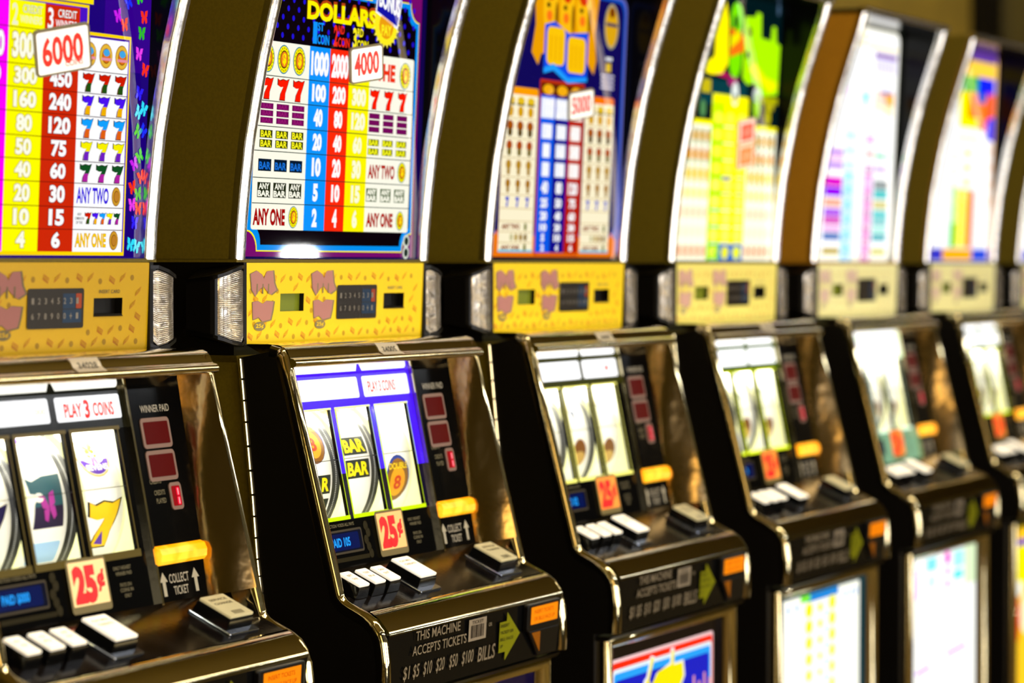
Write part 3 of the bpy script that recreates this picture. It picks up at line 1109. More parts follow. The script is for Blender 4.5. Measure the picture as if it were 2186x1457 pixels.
def poster4():
    a = Art()
    a.rect(0, 1.3045, .4495, 1.744, '001418', 0)
    a.rect(.012, 1.560, .30, 1.602, '003840', 1)
    for u0, u1 in ((.020, .150), (.310, .4440)):
        a.rect(u0, 1.3060, u1, 1.5330, 'fffce0', 2)
        a.rect(u0, 1.5260, u1, 1.5345, 'fff800', 3)
        for r in range(7):
            for k in range(5):
                u = u0 + .016 + k * .025
                z = 1.508 - r * .031
                c = (['c89400', 'd89000', 'e8c820', 'f8e488', 'f8d8b0', 'f4f0c8', 'e8b088'])[r]
                a.ell(u, z, .0105, .0105, c, 4, 12)
                if r < 3:
                    a.ell(u, z + .010, .0045, .004, ['106010', '982810', 'c8a800'][r], 5, 8)
                    a.ell(u, z - .011, .0050, .0045, ['186808', '608818', 'c8b000'][r], 5, 8)
        a.rect(u0, 1.312, u1, 1.3140, 'e8c0a0', 4)
    a.rect(.150, 1.3060, .310, 1.5790, 'e8f800', 3, .004)
    a.rect(.152, 1.568, .308, 1.577, 'fff000', 4)
    for k, (u0, u1, c) in enumerate(((.152, .203, 'c8f000'), (.203, .256, 'fff800'), (.256, .308, 'f8f000'))):
        a.rect(u0, 1.3060, u1, 1.563, c, 4)
        for i in range(9):
            z = 1.540 - i * .0275
            a.ell((u0 + u1) / 2, z, .019, .010, 'fffc40' if i < 4 else 'fff860', 5, 14)
            a.rect(u0 + (.0 if k == 1 else .01), z - .0145, u1 - .008, z - .0125, ('80e000', '3080c8', '40a0c8')[k] if i < 5 else 'b0c8f0', 5)
    a.rect(.152, 1.3060, .203, 1.333, '88d800', 5)
    a.rect(.203, 1.3060, .308, 1.333, '2868c0', 5)
    a.ell(.230, 1.319, .014, .011, 'e8e820', 6)
    a.ell(.282, 1.319, .014, .011, 'e8f020', 6)
    a.rect(.203, 1.438, .240, 1.442, '8080a8', 6)
    # bulky letters across the top
    a.poly([(.08, 1.640), (.115, 1.660), (.130, 1.630), (.150, 1.640), (.150, 1.725), (.190, 1.730), (.205, 1.700), (.210, 1.630), (.185, 1.612), (.140, 1.608), (.10, 1.612)], 'fff000', 3)
    a.poly([(.10, 1.612), (.21, 1.606), (.215, 1.613), (.12, 1.622)], 'b81060', 2)
    a.ell(.240, 1.706, .027, .027, '78e000', 4)
    a.ell(.240, 1.640, .028, .032, '78e000', 4)
    a.poly([(.214, 1.690), (.275, 1.680), (.280, 1.655), (.214, 1.640)], 'f07010', 5)
    a.poly([(.214, 1.655), (.255, 1.672), (.262, 1.690), (.214, 1.675)], 'e8e000', 6)
    a.ell(.235, 1.700, .010, .012, '003018', 6)
    a.ell(.235, 1.603, .022, .010, 'a01868', 2)
    a.poly([(.276, 1.610), (.300, 1.600), (.330, 1.606), (.370, 1.585), (.440, 1.590), (.444, 1.675), (.425, 1.679), (.420, 1.705), (.404, 1.705), (.400, 1.680), (.354, 1.682), (.350, 1.722), (.330, 1.724), (.325, 1.715), (.276, 1.712)], 'a8f000', 3)
    a.poly([(.30, 1.625), (.35, 1.610), (.40, 1.590), (.437, 1.60), (.437, 1.612), (.38, 1.618), (.33, 1.640)], 'e8f800', 4)
    a.ell(.300, 1.688, .010, .010, '607008', 4)
    a.ell(.296, 1.650, .010, .008, '183800', 4)
    a.ell(.246, 1.582, .016, .020, 'e0e8e0', 4)
    a.ell(.246, 1.577, .006, .006, '405060', 5)
    a.ell(.346, 1.585, .019, .012, 'c0c8c8', 4)
    a.ell(.346, 1.568, .016, .022, 'a0d820', 4)
    a.rect(.366, 1.573, .442, 1.585, 'a8a800', 4, .003)
    a.rect(.386, 1.562, .424, 1.575, 'b0a810', 5, .003)
    a.ell(.400, 1.550, .013, .014, 'b8b000', 4)
    a.rect(.100, 1.578, .140, 1.600, 'c0b010', 4, .004)
    a.ell(.110, 1.552, .012, .014, '508850', 4)
    a.ell(.43, 1.735, .006, .010, '405870', 4)
    return a


def poster5():
    a = Art()
    a.rect(0, 1.3045, .4495, 1.744, '10140e', 0)
    a.rect(.012, 1.3060, .432, 1.740, 'fffce8', 1, .02)
    a.rect(.02, 1.32, .425, 1.735, 'ffffff', 2, .015)
    a.rect(.10, 1.705, .42, 1.711, 'ffe8a8', 3)
    a.ell(.235, 1.722, .012, .010, 'fff0a0', 3)
    a.rect(.2915, 1.688, .4200, 1.6985, '9068b0', 3)
    a.rect(.2915, 1.660, .4200, 1.688, 'e8e4f8', 3)
    for k in range(6):
        a.rect(.298 + k * .02, 1.664, .306 + k * .02, 1.684, 'd0c8ec', 4)
    a.rect(.3000, 1.6000, .4100, 1.6280, 'f0c8b8', 3)
    a.rect(.3300, 1.6220, .4000, 1.6280, '7050b0', 4)
    a.poly([(.355, 1.622), (.410, 1.622), (.410, 1.600), (.380, 1.602)], 'ffb010', 4)
    a.poly([(.30, 1.600), (.41, 1.600), (.41, 1.580), (.30, 1.590)], 'fff0c0', 3)
    a.poly([(.225, 1.618), (.275, 1.620), (.258, 1.600), (.252, 1.590), (.240, 1.600)], '90f0ff', 3)
    a.rect(.150, 1.600, .170, 1.625, 'f8d0f8', 3)
    a.rect(.1480, 1.3060, .2040, 1.4700, 'a8e4fc', 3)
    a.rect(.2600, 1.3060, .3100, 1.4700, 'eca8dc', 3)
    for i in range(9):
        z = 1.540 - i * .0275
        a.rect(.150, z - .012, .202, z + .004, ('80e0ff', '90d0f8', '98d8f8')[i % 3] if i < 4 else '78ccf0', 4, .002)
        a.rect(.262, z - .013, .308, z + .002, ('d848c8', 'e89880', 'a83898', 'c888d8', 'b02898', 'b82898', 'c03098', 'c84098', 'c84098')[i], 4, .002)
        a.text(('800', '80', '60', '40', '20', '10', '5', '4', '2')[i], .160, z - .011, .192, z + .001, 'ffffff', 5, .04)
        a.text(('900', '120', '90', '60', '30', '15', '9', '6', '3')[i], .268, z - .011, .302, z + .001, 'fff0ff', 5, .04)
    for z1, z0, cl, cr in ((1.510, 1.500, 'c080f0', '90e0b8'), (1.498, 1.488, 'f0c0f0', 'ffffff'), (1.486, 1.474, 'c090f0', 'd0b8f0'), (1.459, 1.442, 'd808c0', '909898'), (1.441, 1.424, '9000e8', '50c0c0'), (1.420, 1.405, 'f0a890', 'd0c880'),
                           (1.402, 1.388, 'a850e0', '58c8c8'), (1.387, 1.373, 'd050b8', '80c8c8'), (1.370, 1.360, 'e8a8e0', 'a0e8d8'), (1.358, 1.344, '5878b8', '50b0b8'), (1.330, 1.319, 'b8a030', 'd0cc60')):
        a.rect(.050, z0, .142, z1, cl, 3, .002)
        a.rect(.318, z0, .402, z1, cr, 3, .002)
    return a


def poster6():
    a = Art()
    a.rect(0, 1.3045, .4495, 1.744, '1a0c04', 0)
    a.rect(.012, 1.3060, .436, 1.740, 'ffc890', 1, .02)
    a.rect(.02, 1.31, .425, 1.735, 'ffffff', 2, .015)
    a.rect(.02, 1.720, .425, 1.742, '60389a', 3)
    a.rect(.02, 1.690, .425, 1.722, 'ffd040', 4)
    a.rect(.20, 1.655, .30, 1.690, '38b020', 4)
    a.rect(.30, 1.655, .420, 1.690, '1020f0', 4)
    a.poly([(.30, 1.655), (.37, 1.655), (.35, 1.635), (.30, 1.638)], '1060c8', 5)
    a.rect(.18, 1.600, .24, 1.655, 'fff000', 4)
    a.rect(.24, 1.595, .38, 1.655, 'ff7800', 4)
    a.rect(.36, 1.600, .425, 1.660, 'f85030', 4)
    a.rect(.18, 1.582, .33, 1.603, 'fff000', 5)
    a.poly([(.30, 1.60), (.37, 1.60), (.36, 1.575), (.32, 1.58)], 'ff5040', 6)
    a.poly([(.375, 1.605), (.425, 1.612), (.425, 1.560), (.370, 1.562)], '1018f0', 6)
    a.rect(.17, 1.558, .35, 1.563, 'f0e080', 4)
    for r in range(4):
        a.ell(.25, 1.53 - r * .03, .03, .008, 'fff4a0', 3)
        a.ell(.41, 1.54 - r * .035, .012, .014, 'f8d8c8', 3)
        a.ell(.16, 1.52 - r * .03, .012, .010, 'f8e8b0', 3)
    a.rect(.150, 1.335, .190, 1.460, 'b8f8b0', 3)
    a.rect(.155, 1.335, .187, 1.385, '30c840', 4)
    a.rect(.190, 1.335, .262, 1.455, 'fff000', 3)
    a.rect(.262, 1.335, .310, 1.455, 'ffa880', 3)
    for i in range(6):
        a.rect(.266, 1.338 + i * .019, .304, 1.353 + i * .019, 'ff7040', 4, .002)
        a.text(('2', '4', '10', '20', '40', '80')[i], .212, 1.339 + i * .019, .240, 1.352 + i * .019, 'fff8b0', 4, .05)
    a.rect(.02, 1.3060, .425, 1.334, 'c8c8f0', 4)
    a.rect(.02, 1.3090, .11, 1.332, '3030c0', 5)
    a.rect(.11, 1.3090, .31, 1.332, 'f8b010', 5, .003)
    a.rect(.31, 1.3090, .425, 1.332, '2048d8', 5)
    return a


def belly(kind):
    a = Art()
    u0, u1, z0, z1 = .010, .437, .38, .774
    if kind == 1:
        a.rect(u0, z0, u1, z1, '140838', 0)
        a.rect(.03, .40, .40, .760, '4a10b0', 1)
        a.text('SEVENS', .06, .70, .37, .75, 'f8f000', 2, .05)
    elif kind == 3:
        a.rect(u0, z0, u1, z1, '0a0408', 0)
        a.rect(.030, .39, .400, .757, 'ffd0d0', 1, .006)
        a.rect(.033, .39, .397, .752, 'ff2808', 2, .006)
        a.rect(.036, .39, .393, .743, 'e8f8ff', 3, .006)
        a.rect(.039, .39, .388, .737, '20a8ff', 4, .006)
        a.rect(.044, .39, .382, .727, '0818c8', 5, .006)
        a.poly([(.165, .748), (.180, .745), (.160, .715), (.165, .700), (.185, .72), (.235, .73), (.238, .750), (.250, .750), (.250, .728), (.285, .728), (.290, .705), (.275, .69), (.280, .64), (.14, .64), (.145, .69), (.135, .70), (.140, .715), (.150, .72)], 'f8f8ff', 6)
        a.poly([(.167, .745), (.176, .743), (.158, .712), (.168, .706), (.190, .722), (.238, .727), (.241, .746), (.248, .746), (.248, .725), (.281, .725), (.285, .705), (.270, .69), (.275, .64), (.145, .64), (.150, .69), (.140, .70), (.146, .712), (.155, .718)], 'fff000', 7)
        a.text('Triple', .10, .64, .33, .69, 'fff000', 8, .05)
        for k in range(4):
            a.rect(.32 + k * .02, .66, .327 + k * .02, .70 - .01 * (k % 2), 'f0a0a0', 7, .002)
    elif kind == 4:
        a.rect(u0, z0, u1, z1, '003038', 0)
        a.rect(.030, .39, .405, .768, 'fffff0', 1, .004)
        a.rect(.150, .755, .300, .768, '1080d0', 2)
        a.rect(.120, .757, .165, .768, '70e030', 3)
        for r in range(8):
            z = .742 - r * .0265
            s = 1 - r * .07
            a.ell(.160, z, .017 * s, .012 * s, 'f8f000', 2, 14)
            a.ell(.212, z, .011 * s, .007 * s, 'f8f020', 2, 12)
            a.ell(.270, z + .003, .016 * s, .012 * s, 'f8f000', 2, 14)
            a.rect(.190, z - .014, .245, z - .0125, '60c8e8', 2)
            a.rect(.235, z - .0145, .260, z - .0115, '20a0e0', 3)
        for u in (.06, .10, .33, .36, .385):
            a.rect(u, .745, u + .008, .758, '5090e0', 2)
    elif kind == 5:
        a.rect(u0, z0, u1, z1, '302a10', 0)
        a.rect(.020, .39, .420, .772, 'fffffa', 1, .004)
        a.rect(.12, .745, .18, .768, '80e0f0', 2)
        a.rect(.13, .715, .17, .735, 'c8f4f4', 2)
        a.ell(.245, .760, .018, .012, 'f030c8', 2)
        a.ell(.245, .735, .014, .009, 'f8a0f0', 2)
        a.ell(.245, .712, .012, .008, 'f080e8', 2)
        a.rect(.280, .738, .345, .768, 'a0f0e8', 2)
        a.rect(.280, .715, .340, .732, '60e0e0', 2)
        a.rect(.020, .700, .070, .755, 'f0c8f0', 2, .004)
        a.rect(.350, .700, .420, .772, 'd8ecc0', 2)
        a.ell(.33, .690, .008, .008, 'f8f0a0', 3)
        a.poly([(.24, .585), (.36, .590), (.36, .583), (.24, .578)], 'c080f8', 3)
        a.poly([(.06, .570), (.14, .575), (.14, .568), (.06, .563)], 'c080f8', 3)
        a.rect(.02, .39, .42, .50, 'fffcd8', 2)
    else:
        a.rect(u0, z0, u1, z1, '301800', 0)
        a.rect(.012, .39, .430, .772, 'ffc820', 1, .004)
        a.rect(.012, .740, .430, .752, '3810c8', 2)
        a.rect(.020, .660, .430, .738, 'fff000', 2, .01)
        a.poly([(.015, .66), (.06, .64), (.08, .60), (.06, .55), (.015, .54)], 'ff3000', 3)
        a.ell(.06, .655, .03, .016, 'fffff0', 4)
        a.ell(.12, .60, .05, .04, 'fff0c0', 3)
    return a


def glass_print(cfg, n):
    """ink on the reel glass; Art v = -w"""
    a = Art()
    k = cfg['glass']
    base = {'black': '0c0d06', 'purple': '4208ff', 'olive': '2c2c08', 'green': '3a4a10', 'blank': 'e8ffe0'}[k]
    border = {'black': '5c4c20', 'purple': 'c8e800', 'olive': 'f0e870', 'green': 'e0f020', 'blank': 'e8ffe0'}[k]
    top_w = {'black': 'fffdf0', 'purple': 'ffffff', 'olive': 'ffffff', 'green': 'ffffff', 'blank': 'ffffff'}[k]
    # sign backing
    a.rect(.0, -.0700, .332, -.0095, base, 1)
    a.rect(.004, -.0265, .327, -.0110, top_w, 2, .006)  # bright reflection along the glass top, painted in as glowing print
    a.poly([(.196, -.0275), (.212, -.0275), (.206, -.0170), (.202, -.0170)], base, 3)
    a.rect(.020, -.0595, .1955, -.0335, 'ffffff', 2, .003)
    a.rect(.2075, -.0595, .3255, -.0335, 'ffffff', 2, .003)
    if n == -1:
        a.text('PLAY', .222, -.0555, .254, -.0405, 'ff3020', 3, .03)
        a.text('3', .258, -.0575, .268, -.0375, 'e81808', 3, .04)
        a.text('COINS', .274, -.0560, .312, -.0410, 'ff4030', 3, .03)
        a.text('000', .17, -.050, .190, -.044, 'ffe8b0', 3)
    elif n == 0:
        a.text('PLAY 3 COINS', .220, -.0540, .290, -.0400, 'ff5038', 3, .02)
    elif n == 1:
        a.rect(.283, -.0505, .296, -.0425, 'f04030', 3, .001)
        a.text('PLAY 3', .225, -.0520, .262, -.0430, 'ffe0c8', 3)
    us = ((.035, .117), (.131, .2135), (.2295, .312))
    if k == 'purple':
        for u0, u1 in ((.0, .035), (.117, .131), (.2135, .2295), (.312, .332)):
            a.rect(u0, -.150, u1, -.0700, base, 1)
            a.rect(u0, -.206, u1, -.150, '0c0420', 1)  # lower bars darkened: the backlight's fade downwards is put into the ink colour
    for u0, u1 in us:
        w = .0030 if k != 'black' else .0050
        bt = border
        a.rect(u0 - w, -.2005 - w * 1.6, u1 + w, -.2005, bt, 2)
        a.rect(u0 - w, -.2005, u0, -.0715, bt if k != 'purple' else 'c8e800', 2)
        a.rect(u1, -.2005, u1 + w * .4, -.0715, bt, 2)
        a.rect(u0 - w, -.0715, u1 + w, -.0715 + w * .8, bt if k != 'purple' else 'f0f0a0', 2)
    if k == 'blank':
        a.rect(.0, -.262, .332, -.2055, '6a9070', 1)
    return a


def lower_print(cfg, n):
    a = Art()
    dim = '6c6248'
    a.text('WINNER PAID', .3620, -.0565, .4180, -.0485, 'a89c84', 2, .01)
    a.text('CREDITS', .3560, -.1345, .3780, -.1290, dim, 2)
    a.text('CREDITS', .3610, -.1470, .3820, -.1415, dim, 2)
    a.text('PLAYED', .3630, -.1560, .3820, -.1505, dim, 2)
    a.text('COLLECT', .3605, -.2430, .3990, -.2330, 'a89c84', 2, .01)
    a.text('TICKET', .3665, -.2560, .3950, -.2465, 'a89c84', 2, .01)
    for u in (.3495, .4120):
        a.rect(u - .0030, -.2560, u + .0030, -.2400, 'b0a488', 2)
        a.poly([(u - .0075, -.2405), (u + .0075, -.2405), (u, -.2300)], 'b0a488', 2)
    a.text('ONLY HIGHEST', .2600, -.2195, .2930, -.2155, dim, 2)
    a.text('WINNER PAID', .2630, -.2255, .2930, -.2215, dim, 2)
    a.text('PAYS ON', .2680, -.2375, .2890, -.2335, dim, 2)
    a.text('COINS IN', .2670, -.2430, .2910, -.2390, dim, 2)
    a.text('ONLY', .2730, -.2490, .2860, -.2450, dim, 2)
    a.text('MALFUNCTION VOIDS ALL PAYS', .045, -.2130, .125, -.2090, dim, 2)
    if n in (-1, 0):
        for k in range(5):
            a.ell(.152 + .004 * math.sin(k * 2.1), -.216 - k * .0085, .0055, .006, '2e2818', 2, 9)
        a.rect(.055, -.2550, .150, -.2500, '2a2414', 2)
    return a


def reel_print(x0, x1, syms):
    a = Art()
    arc = .13
    a.rect(x0, -arc, x1, arc, 'fffef0', 0)
    w = x1 - x0
    for s, c in syms:
        if s == 'B7':
            a.poly([(x0 + w * x, c - .034 + .056 * y) for x, y in ((.04, .96), (.2, .88), (.5, .97), (.96, .99), (.92, .6), (.90, .0), (.10, .0), (.16, .45), (.3, .62), (.08, .66))], '28545c', 1)
            a.poly([(x0 + w * x, c - .034 + .056 * y) for x, y in ((.90, .4), (.90, .0), (.10, .0), (.15, .4))], '241838', 2)
            a.butterfly(x0 + w * .52, c - .014, .016, .2, 'a83090', 5)
            a.ell(x0 + w * .28, c - .002, w * .12, .005, 'fffff0', 5, 10)
        elif s == 'P7':
            a.seven(x0 + w * .10, c - .022, x0 + w * .9, c + .018, '201848', '303018', 1, '100c20')
        elif s == '7Y':
            a.seven(x0 + w * .06, c - .026, x0 + w * .94, c + .024, 'f8c800', 'f8c800', 1, '201808')
            a.poly([(x0 + w * .3, c - .022), (x0 + w * .45, c - .008), (x0 + w * .55, c - .024)], '5828a0', 5)
        elif s == 'LOGO':
            a.ell(x0 + w * .5, c, w * .43, .0235, 'd8a010', 1)
            a.ell(x0 + w * .5, c, w * .41, .0222, 'fff8c0', 2)
            a.poly([(x0 + w * .5 + w * .39 * math.cos(math.radians(t)), c + .0208 * math.sin(math.radians(t))) for t in range(190, 351, 10)], '5a30a8', 3)
            a.ell(x0 + w * .5, c + .004, w * .35, .0130, 'fff8f0', 4)
            a.butterfly(x0 + w * .5, c + .008, .013, 0, 'f8b010', 5)
            a.butterfly(x0 + w * .5, c - .004, .008, 0, 'e070e0', 5)
            a.text('SEVENS', x0 + w * .20, c - .0165, x0 + w * .80, c - .0095, 'fff8ff', 6, .03)
        elif s == 'BARS':
            for d in (.0145, -.0145):
                a.rect(x0 + w * .06, c + d - .0115, x0 + w * .94, c + d + .0115, '202820', 1)
                a.text('BAR', x0 + w * .11, c + d - .0085, x0 + w * .89, c + d + .0085, 'f8e800', 2, .04)
        elif s == 'COIN':
            a.ell(x0 + w * .5, c, w * .46, .030, '183890', 1)
            a.ell(x0 + w * .5, c - .002, w * .42, .0275, '8a5810', 2)
            a.ell(x0 + w * .5, c - .004, w * .30, .019, 'e8a010', 3)
            a.text('DOUBLE', x0 + w * .14, c + .012, x0 + w * .86, c + .020, 'f8d820', 4, .02)
            a.text('8', x0 + w * .36, c - .014, x0 + w * .64, c + .004, 'c83808', 4, .03)
        elif s == 'BLUE':
            a.rect(x0 + w * .1, c - .012, x0 + w * .9, c + .012, 'a8d0f0', 1, .003)
        elif s == 'DART':
            a.poly([(x0 + w * .3, c + .006), (x0 + w * .6, c + .003), (x0 + w * .45, c - .012)], '687088', 1)
            a.ell(x0 + w * .42, c + .010, .008, .005, 'f0d8c8', 1)
        elif s == 'FIG':
            a.ell(x0 + w * .5, c, w * .34, .020, '7a4818', 1)
            a.ell(x0 + w * .5, c - .008, w * .3, .010, 'c8a050', 2)
    return a


def wave_note(parent, n):
    pass


def card(parent, s, z, a, b, c, h, txt, edge='8c8060', face='fffdf4', ink='f03020', rimc=None):
    t = c / max(2.05 * a - b, .01)
    e = Vector((a, -b, c))
    g = Vector((2.05 * t, t, -1.0)).normalized() * h
    n = e.cross(g).normalized()
    if n.y > 0:
        n = -n
    w = e.length
    eu, gu = e.normalized(), g.normalized()
    y0 = poster(0, z, 0)[1]
    P0 = Vector((s, y0 - .014, z))

    def f(u, v, hh):
        return tuple(P0 + eu * u - gu * v + n * hh)
    mb = MB()
    mb.add(*rr(0, -h, w, 0, .004, -.004, 0, f))
    mb.add([f(.004, -h * .3, -.003), f(.012, -h * .3, -.003), f(.012, -h * .7, -.003), f(.004, -h * .7, -.003),
            (s + .034, y0 + .002, z - h * .3), (s + .042, y0 + .002, z - h * .3), (s + .042, y0 + .002, z - h * .7), (s + .034, y0 + .002, z - h * .7)],
           [(0, 1, 2, 3), (7, 6, 5, 4), (0, 4, 5, 1), (1, 5, 6, 2), (2, 6, 7, 3), (3, 7, 4, 0)])
    o = link('jackpot_card', mb.mesh('jackpot_card', [mat('card_edge', lin(edge), .5)]), parent)
    o['label'] = 'angled white card with red figures'
    A = Art()
    m_ = .0022
    A.rect(m_, -h + m_, w - m_, -m_, rimc or face, 1, .003)
    if rimc:
        A.rect(.006, -h + .007, w - .006, -.007, face, 2, .001)
    A.text(txt, w * (.12 if not rimc else .24), -h * (.80 if not rimc else .7), w * (.86 if not rimc else .76), -h * (.16 if not rimc else .3), ink, 3, .03, out=None)
    if txt == '6000':
        A.text('COINS', w * .52, -h * .86, w * .84, -h * .72, 'ff9080', 3)
    link('card_print', A.mesh('card_print', cardmat, f), o)


cardmat = printmat('card_print', 0.75, 0.6, 0.4)


# ------------------------------------------------------------------ one machine
def build(n, cfg):
    root = bpy.data.objects.new('slot_machine', None)
    COL.objects.link(root)
    root.location = (n * PITCH, 0, 0)
    root['label'] = cfg['label']
    root['category'] = 'slot machine'
    root['group'] = 'slot machines in a row'
    E = cfg['e']
    P = lambda name, key, fn, bevel=0, par=None: link(name, shared(key, fn), par or root, bevel)
    cab = P('cabinet', 'cab', m_cabinet)
    bs = P('base_cabinet', 'base', m_base, .002)
    P('door_side', 'dsideL', lambda: m_doorside(True))
    P('door_side', 'dsideR', lambda: m_doorside(False))
    P('hinge', 'hinge', m_hinge)
    P('side_trim', 'trimL', lambda: m_trim(True))
    P('side_trim', 'trimR', lambda: m_trim(False))
    hood = P('hood', 'hood', m_hood)
    P('inner_wall', 'iw', m_innerwall)
    dk = P('deck_plate', 'deck', m_deckplate)
    P('front_roll', 'roll', m_roll)
    fa = P('fascia', 'fas', m_fascia)
    P('neck', 'neck', m_neck)
    bf = P('belly_frame', 'bf', m_bellyframe)
    side = MT[cfg.get('side', 'olive')]
    P('top_box', 'top' + side.name, lambda: m_topbox(side))
    P('edge_trim', 'eL', lambda: m_edge(True))
    P('edge_trim', 'eR', lambda: m_edge(False))
    P('top_trim', 'te', m_topedge)
    P('recess_lining', 'rec', m_recess)
    for left in (True, False):
        h = P('lamp_housing', 'lh%d' % left, lambda: m_lamphouse(left))
        P('side_lamp', 'sl%d' % left, lambda: m_lamp(left), par=h)
    # top glass
    pm = printmat('top_glass_print', E, 0.0, 0.025, 0.2)
    link('top_glass', cfg['poster']().mesh('top_glass', pm, poster), root)
    for c in cfg.get('cards', []):
        card(root, *c)
    # player panel
    yk = 'yel' + cfg['yel'][0]
    if yk not in YELLOW:
        YELLOW[yk] = printmat('player_panel_print', 0.0, cfg.get('ybase', 1.0), .35, .4)
    pp = link('player_panel', shared('pp' + yk, lambda: panel_print(cfg).mesh('player_panel', YELLOW[yk], yel)), root)

    def lcd():
        mb = MB()
        us, zs = (.0810, .1370), (1.2425, 1.2640)
        q = lambda u, z, h: yel(u, z, h)
        mb.add([q(us[0], zs[0], -.0065), q(us[1], zs[0], -.0065), q(us[1], zs[1], -.0065), q(us[0], zs[1], -.0065)], [(0, 1, 2, 3)], 1)
        for A_, B_ in (((us[0], zs[0]), (us[1], zs[0])), ((us[1], zs[0]), (us[1], zs[1])), ((us[1], zs[1]), (us[0], zs[1])), ((us[0], zs[1]), (us[0], zs[0]))):
            mb.add([q(*A_, 0), q(*B_, 0), q(*B_, -.0065), q(*A_, -.0065)], [(0, 1, 2, 3)], 0)
        return mb.mesh('message_display', [MT['black'], MT['lcd_green']])
    P('message_display', 'lcd', lcd, par=pp)

    def cslot():
        mb = MB()
        us, zs = (.3390, .3940), (1.2425, 1.2625)
        q = lambda u, z, h: yel(u, z, h)
        mb.add([q(us[0], zs[0], -.010), q(us[1], zs[0], -.010), q(us[1], zs[1], -.010), q(us[0], zs[1], -.010)], [(0, 1, 2, 3)], 0)
        for A_, B_ in (((us[0], zs[0]), (us[1], zs[0])), ((us[1], zs[0]), (us[1], zs[1])), ((us[1], zs[1]), (us[0], zs[1])), ((us[0], zs[1]), (us[0], zs[0]))):
            mb.add([q(*A_, 0), q(*B_, 0), q(*B_, -.010), q(*A_, -.010)], [(0, 1, 2, 3)], 0)
        mb.prism([(1.2455, -.001), (1.2425, .0015), (1.2425, -.004)], .3390, .3940, f=lambda x, p: q(x, p[0], p[1]))
        return mb.mesh('card_reader', [MT['black']])
    P('card_reader', 'cs', cslot, par=pp)
    P('keypad', 'kp', lambda: keypad_print().mesh('keypad', PRINT_DIM, lambda u, z, h: yel(u, z, h + .0012)), par=pp)
    # reel glass
    gp = P('glass_panel', 'gp', m_glasspanel)
    gm = printmat('reel_glass_print', cfg.get('ge', 1.2), 0.0, 0.15, 0.4)
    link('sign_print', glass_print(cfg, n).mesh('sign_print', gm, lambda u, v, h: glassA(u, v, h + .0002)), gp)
    link('glass_lettering', shared('lp%d' % (n in (-1, 0)), lambda: lower_print(cfg, n).mesh('glass_lettering', PRINT_LCDDIM, lambda u, v, h: glassA(u, v, h + .0002))), gp)
    P('window_pane', 'pane', m_pane, par=gp)
    P('divider_strip', 'rib', m_rib, par=gp)

    def pay():
        mb = MB()
        for u0, u1 in ((.035, .117), (.131, .2135), (.2295, .312)):
            mb.prism([(.1320, -.001), (.1328, -.001), (.1328, .0), (.1320, .0)], u0, u1, f=lambda x, p: glass(x, p[0], p[1]))
        return mb.mesh('payline', [MT['black']])
    P('payline', 'pay', pay, par=gp)
    P('reel_chamber', 'cham', m_chamber)
    P('reel_lamp', 'tube', m_tube)
    for k, ur in enumerate((.1235, .2210, .3230)):
        x0, x1 = ur - .066, ur
        sy = cfg['reels'][k]
        r = link('reel', shared('reel%d%s' % (k, sy), lambda: reel_print(x0, x1, sy).mesh('reel', PRINT_REEL, drum, .0045)), root)
        wide = .020 if k < 2 else .006
        P('reel_rim', 'rim%d' % k, lambda: m_drumrim(x1, x1 + wide, k == 2), par=r)
        if k < 2:
            P('tick_marks', 'tk%d' % k, lambda: m_ticks(x1 + .008), par=r)
    # payout displays
    for key, u0, u1, w0, w1, on in (('d1', .3570, .4130, .0625, .0960, 0), ('d2', .3570, .4130, .0985, .1320, 0), ('d3', .3905, .4140, .1350, .1650, 1)):
        d = P('payout_display', key, lambda: simple('payout_display', (u0, w0, u1, w1, .005, 0, .0012, glass), MT['pinkframe']), par=gp)
        m3 = .0045 if not on else .0040
        P('red_screen', key + 'r', lambda: simple('red_screen', (u0 + m3, w0 + m3, u1 - m3, w1 - m3, .0015, .0012, .0018, glass), MT['led_on'] if on else MT['led']), par=d)
        if on:
            def dig():
                A = Art()
                for zz in (0, 1):
                    A.rect(.4018, -.1500 - zz * .0100, .4082, -.1410 - zz * .0100, 'ff0838', 0, .001)
                    A.rect(.4040, -.1490 - zz * .0100, .4058, -.1420 - zz * .0100, 'ffb0b8', 1)
                return A.mesh('digit', PRINT_LCD, lambda u, v, h: glassA(u, v, h + .0021))
            P('digit', 'dig', dig, par=d)
    sl = P('ticket_slot', 'slot', m_slot, .001)

    # denomination card
    def denom():
        A = Art()
        A.rect(.1740, -.2575, .2450, -.2015, '6e5c2c', 0, .004)
        A.rect(.1775, -.2500, .2420, -.2045, ('ffd890', 'ffc070', 'ff9830')[min(max(n + 1, 0), 2)], 1, .001)
        A.text('25', .1815, -.2485, .2230, -.2085, 'ff1010', 2, .07)
        A.text('¢', .2240, -.2380, .2385, -.2150, 'ff1010', 2, .05)
        return A.mesh('coin_value_card', cardlit, lambda u, v, h: glassA(u, v, h + .0030))
    link('coin_value_card', shared('den%d' % min(max(n, -1), 1), denom), gp)['label'] = 'lit card with red 25 cent figure'

    def bd():
        A = Art()
        A.rect(.0350, -.2455, .1400, -.2165, '4a4030', 0, .003)
        A.rect(.0375, -.2430, .1375, -.2190, '04081e', 1, .002)
        A.rect(.0500, -.2410, .1300, -.2210, '00104a', 2, .003)
        A.text(cfg.get('lcd', 'PAID'), .0620, -.2370, .1080, -.2260, '20a0ff', 3, .03)
        return A.mesh('blue_display', PRINT_LCD, lambda u, v, h: glassA(u, v, h + .0008))
    link('blue_display', shared('bd' + cfg.get('lcd', 'PAID'), bd), gp)
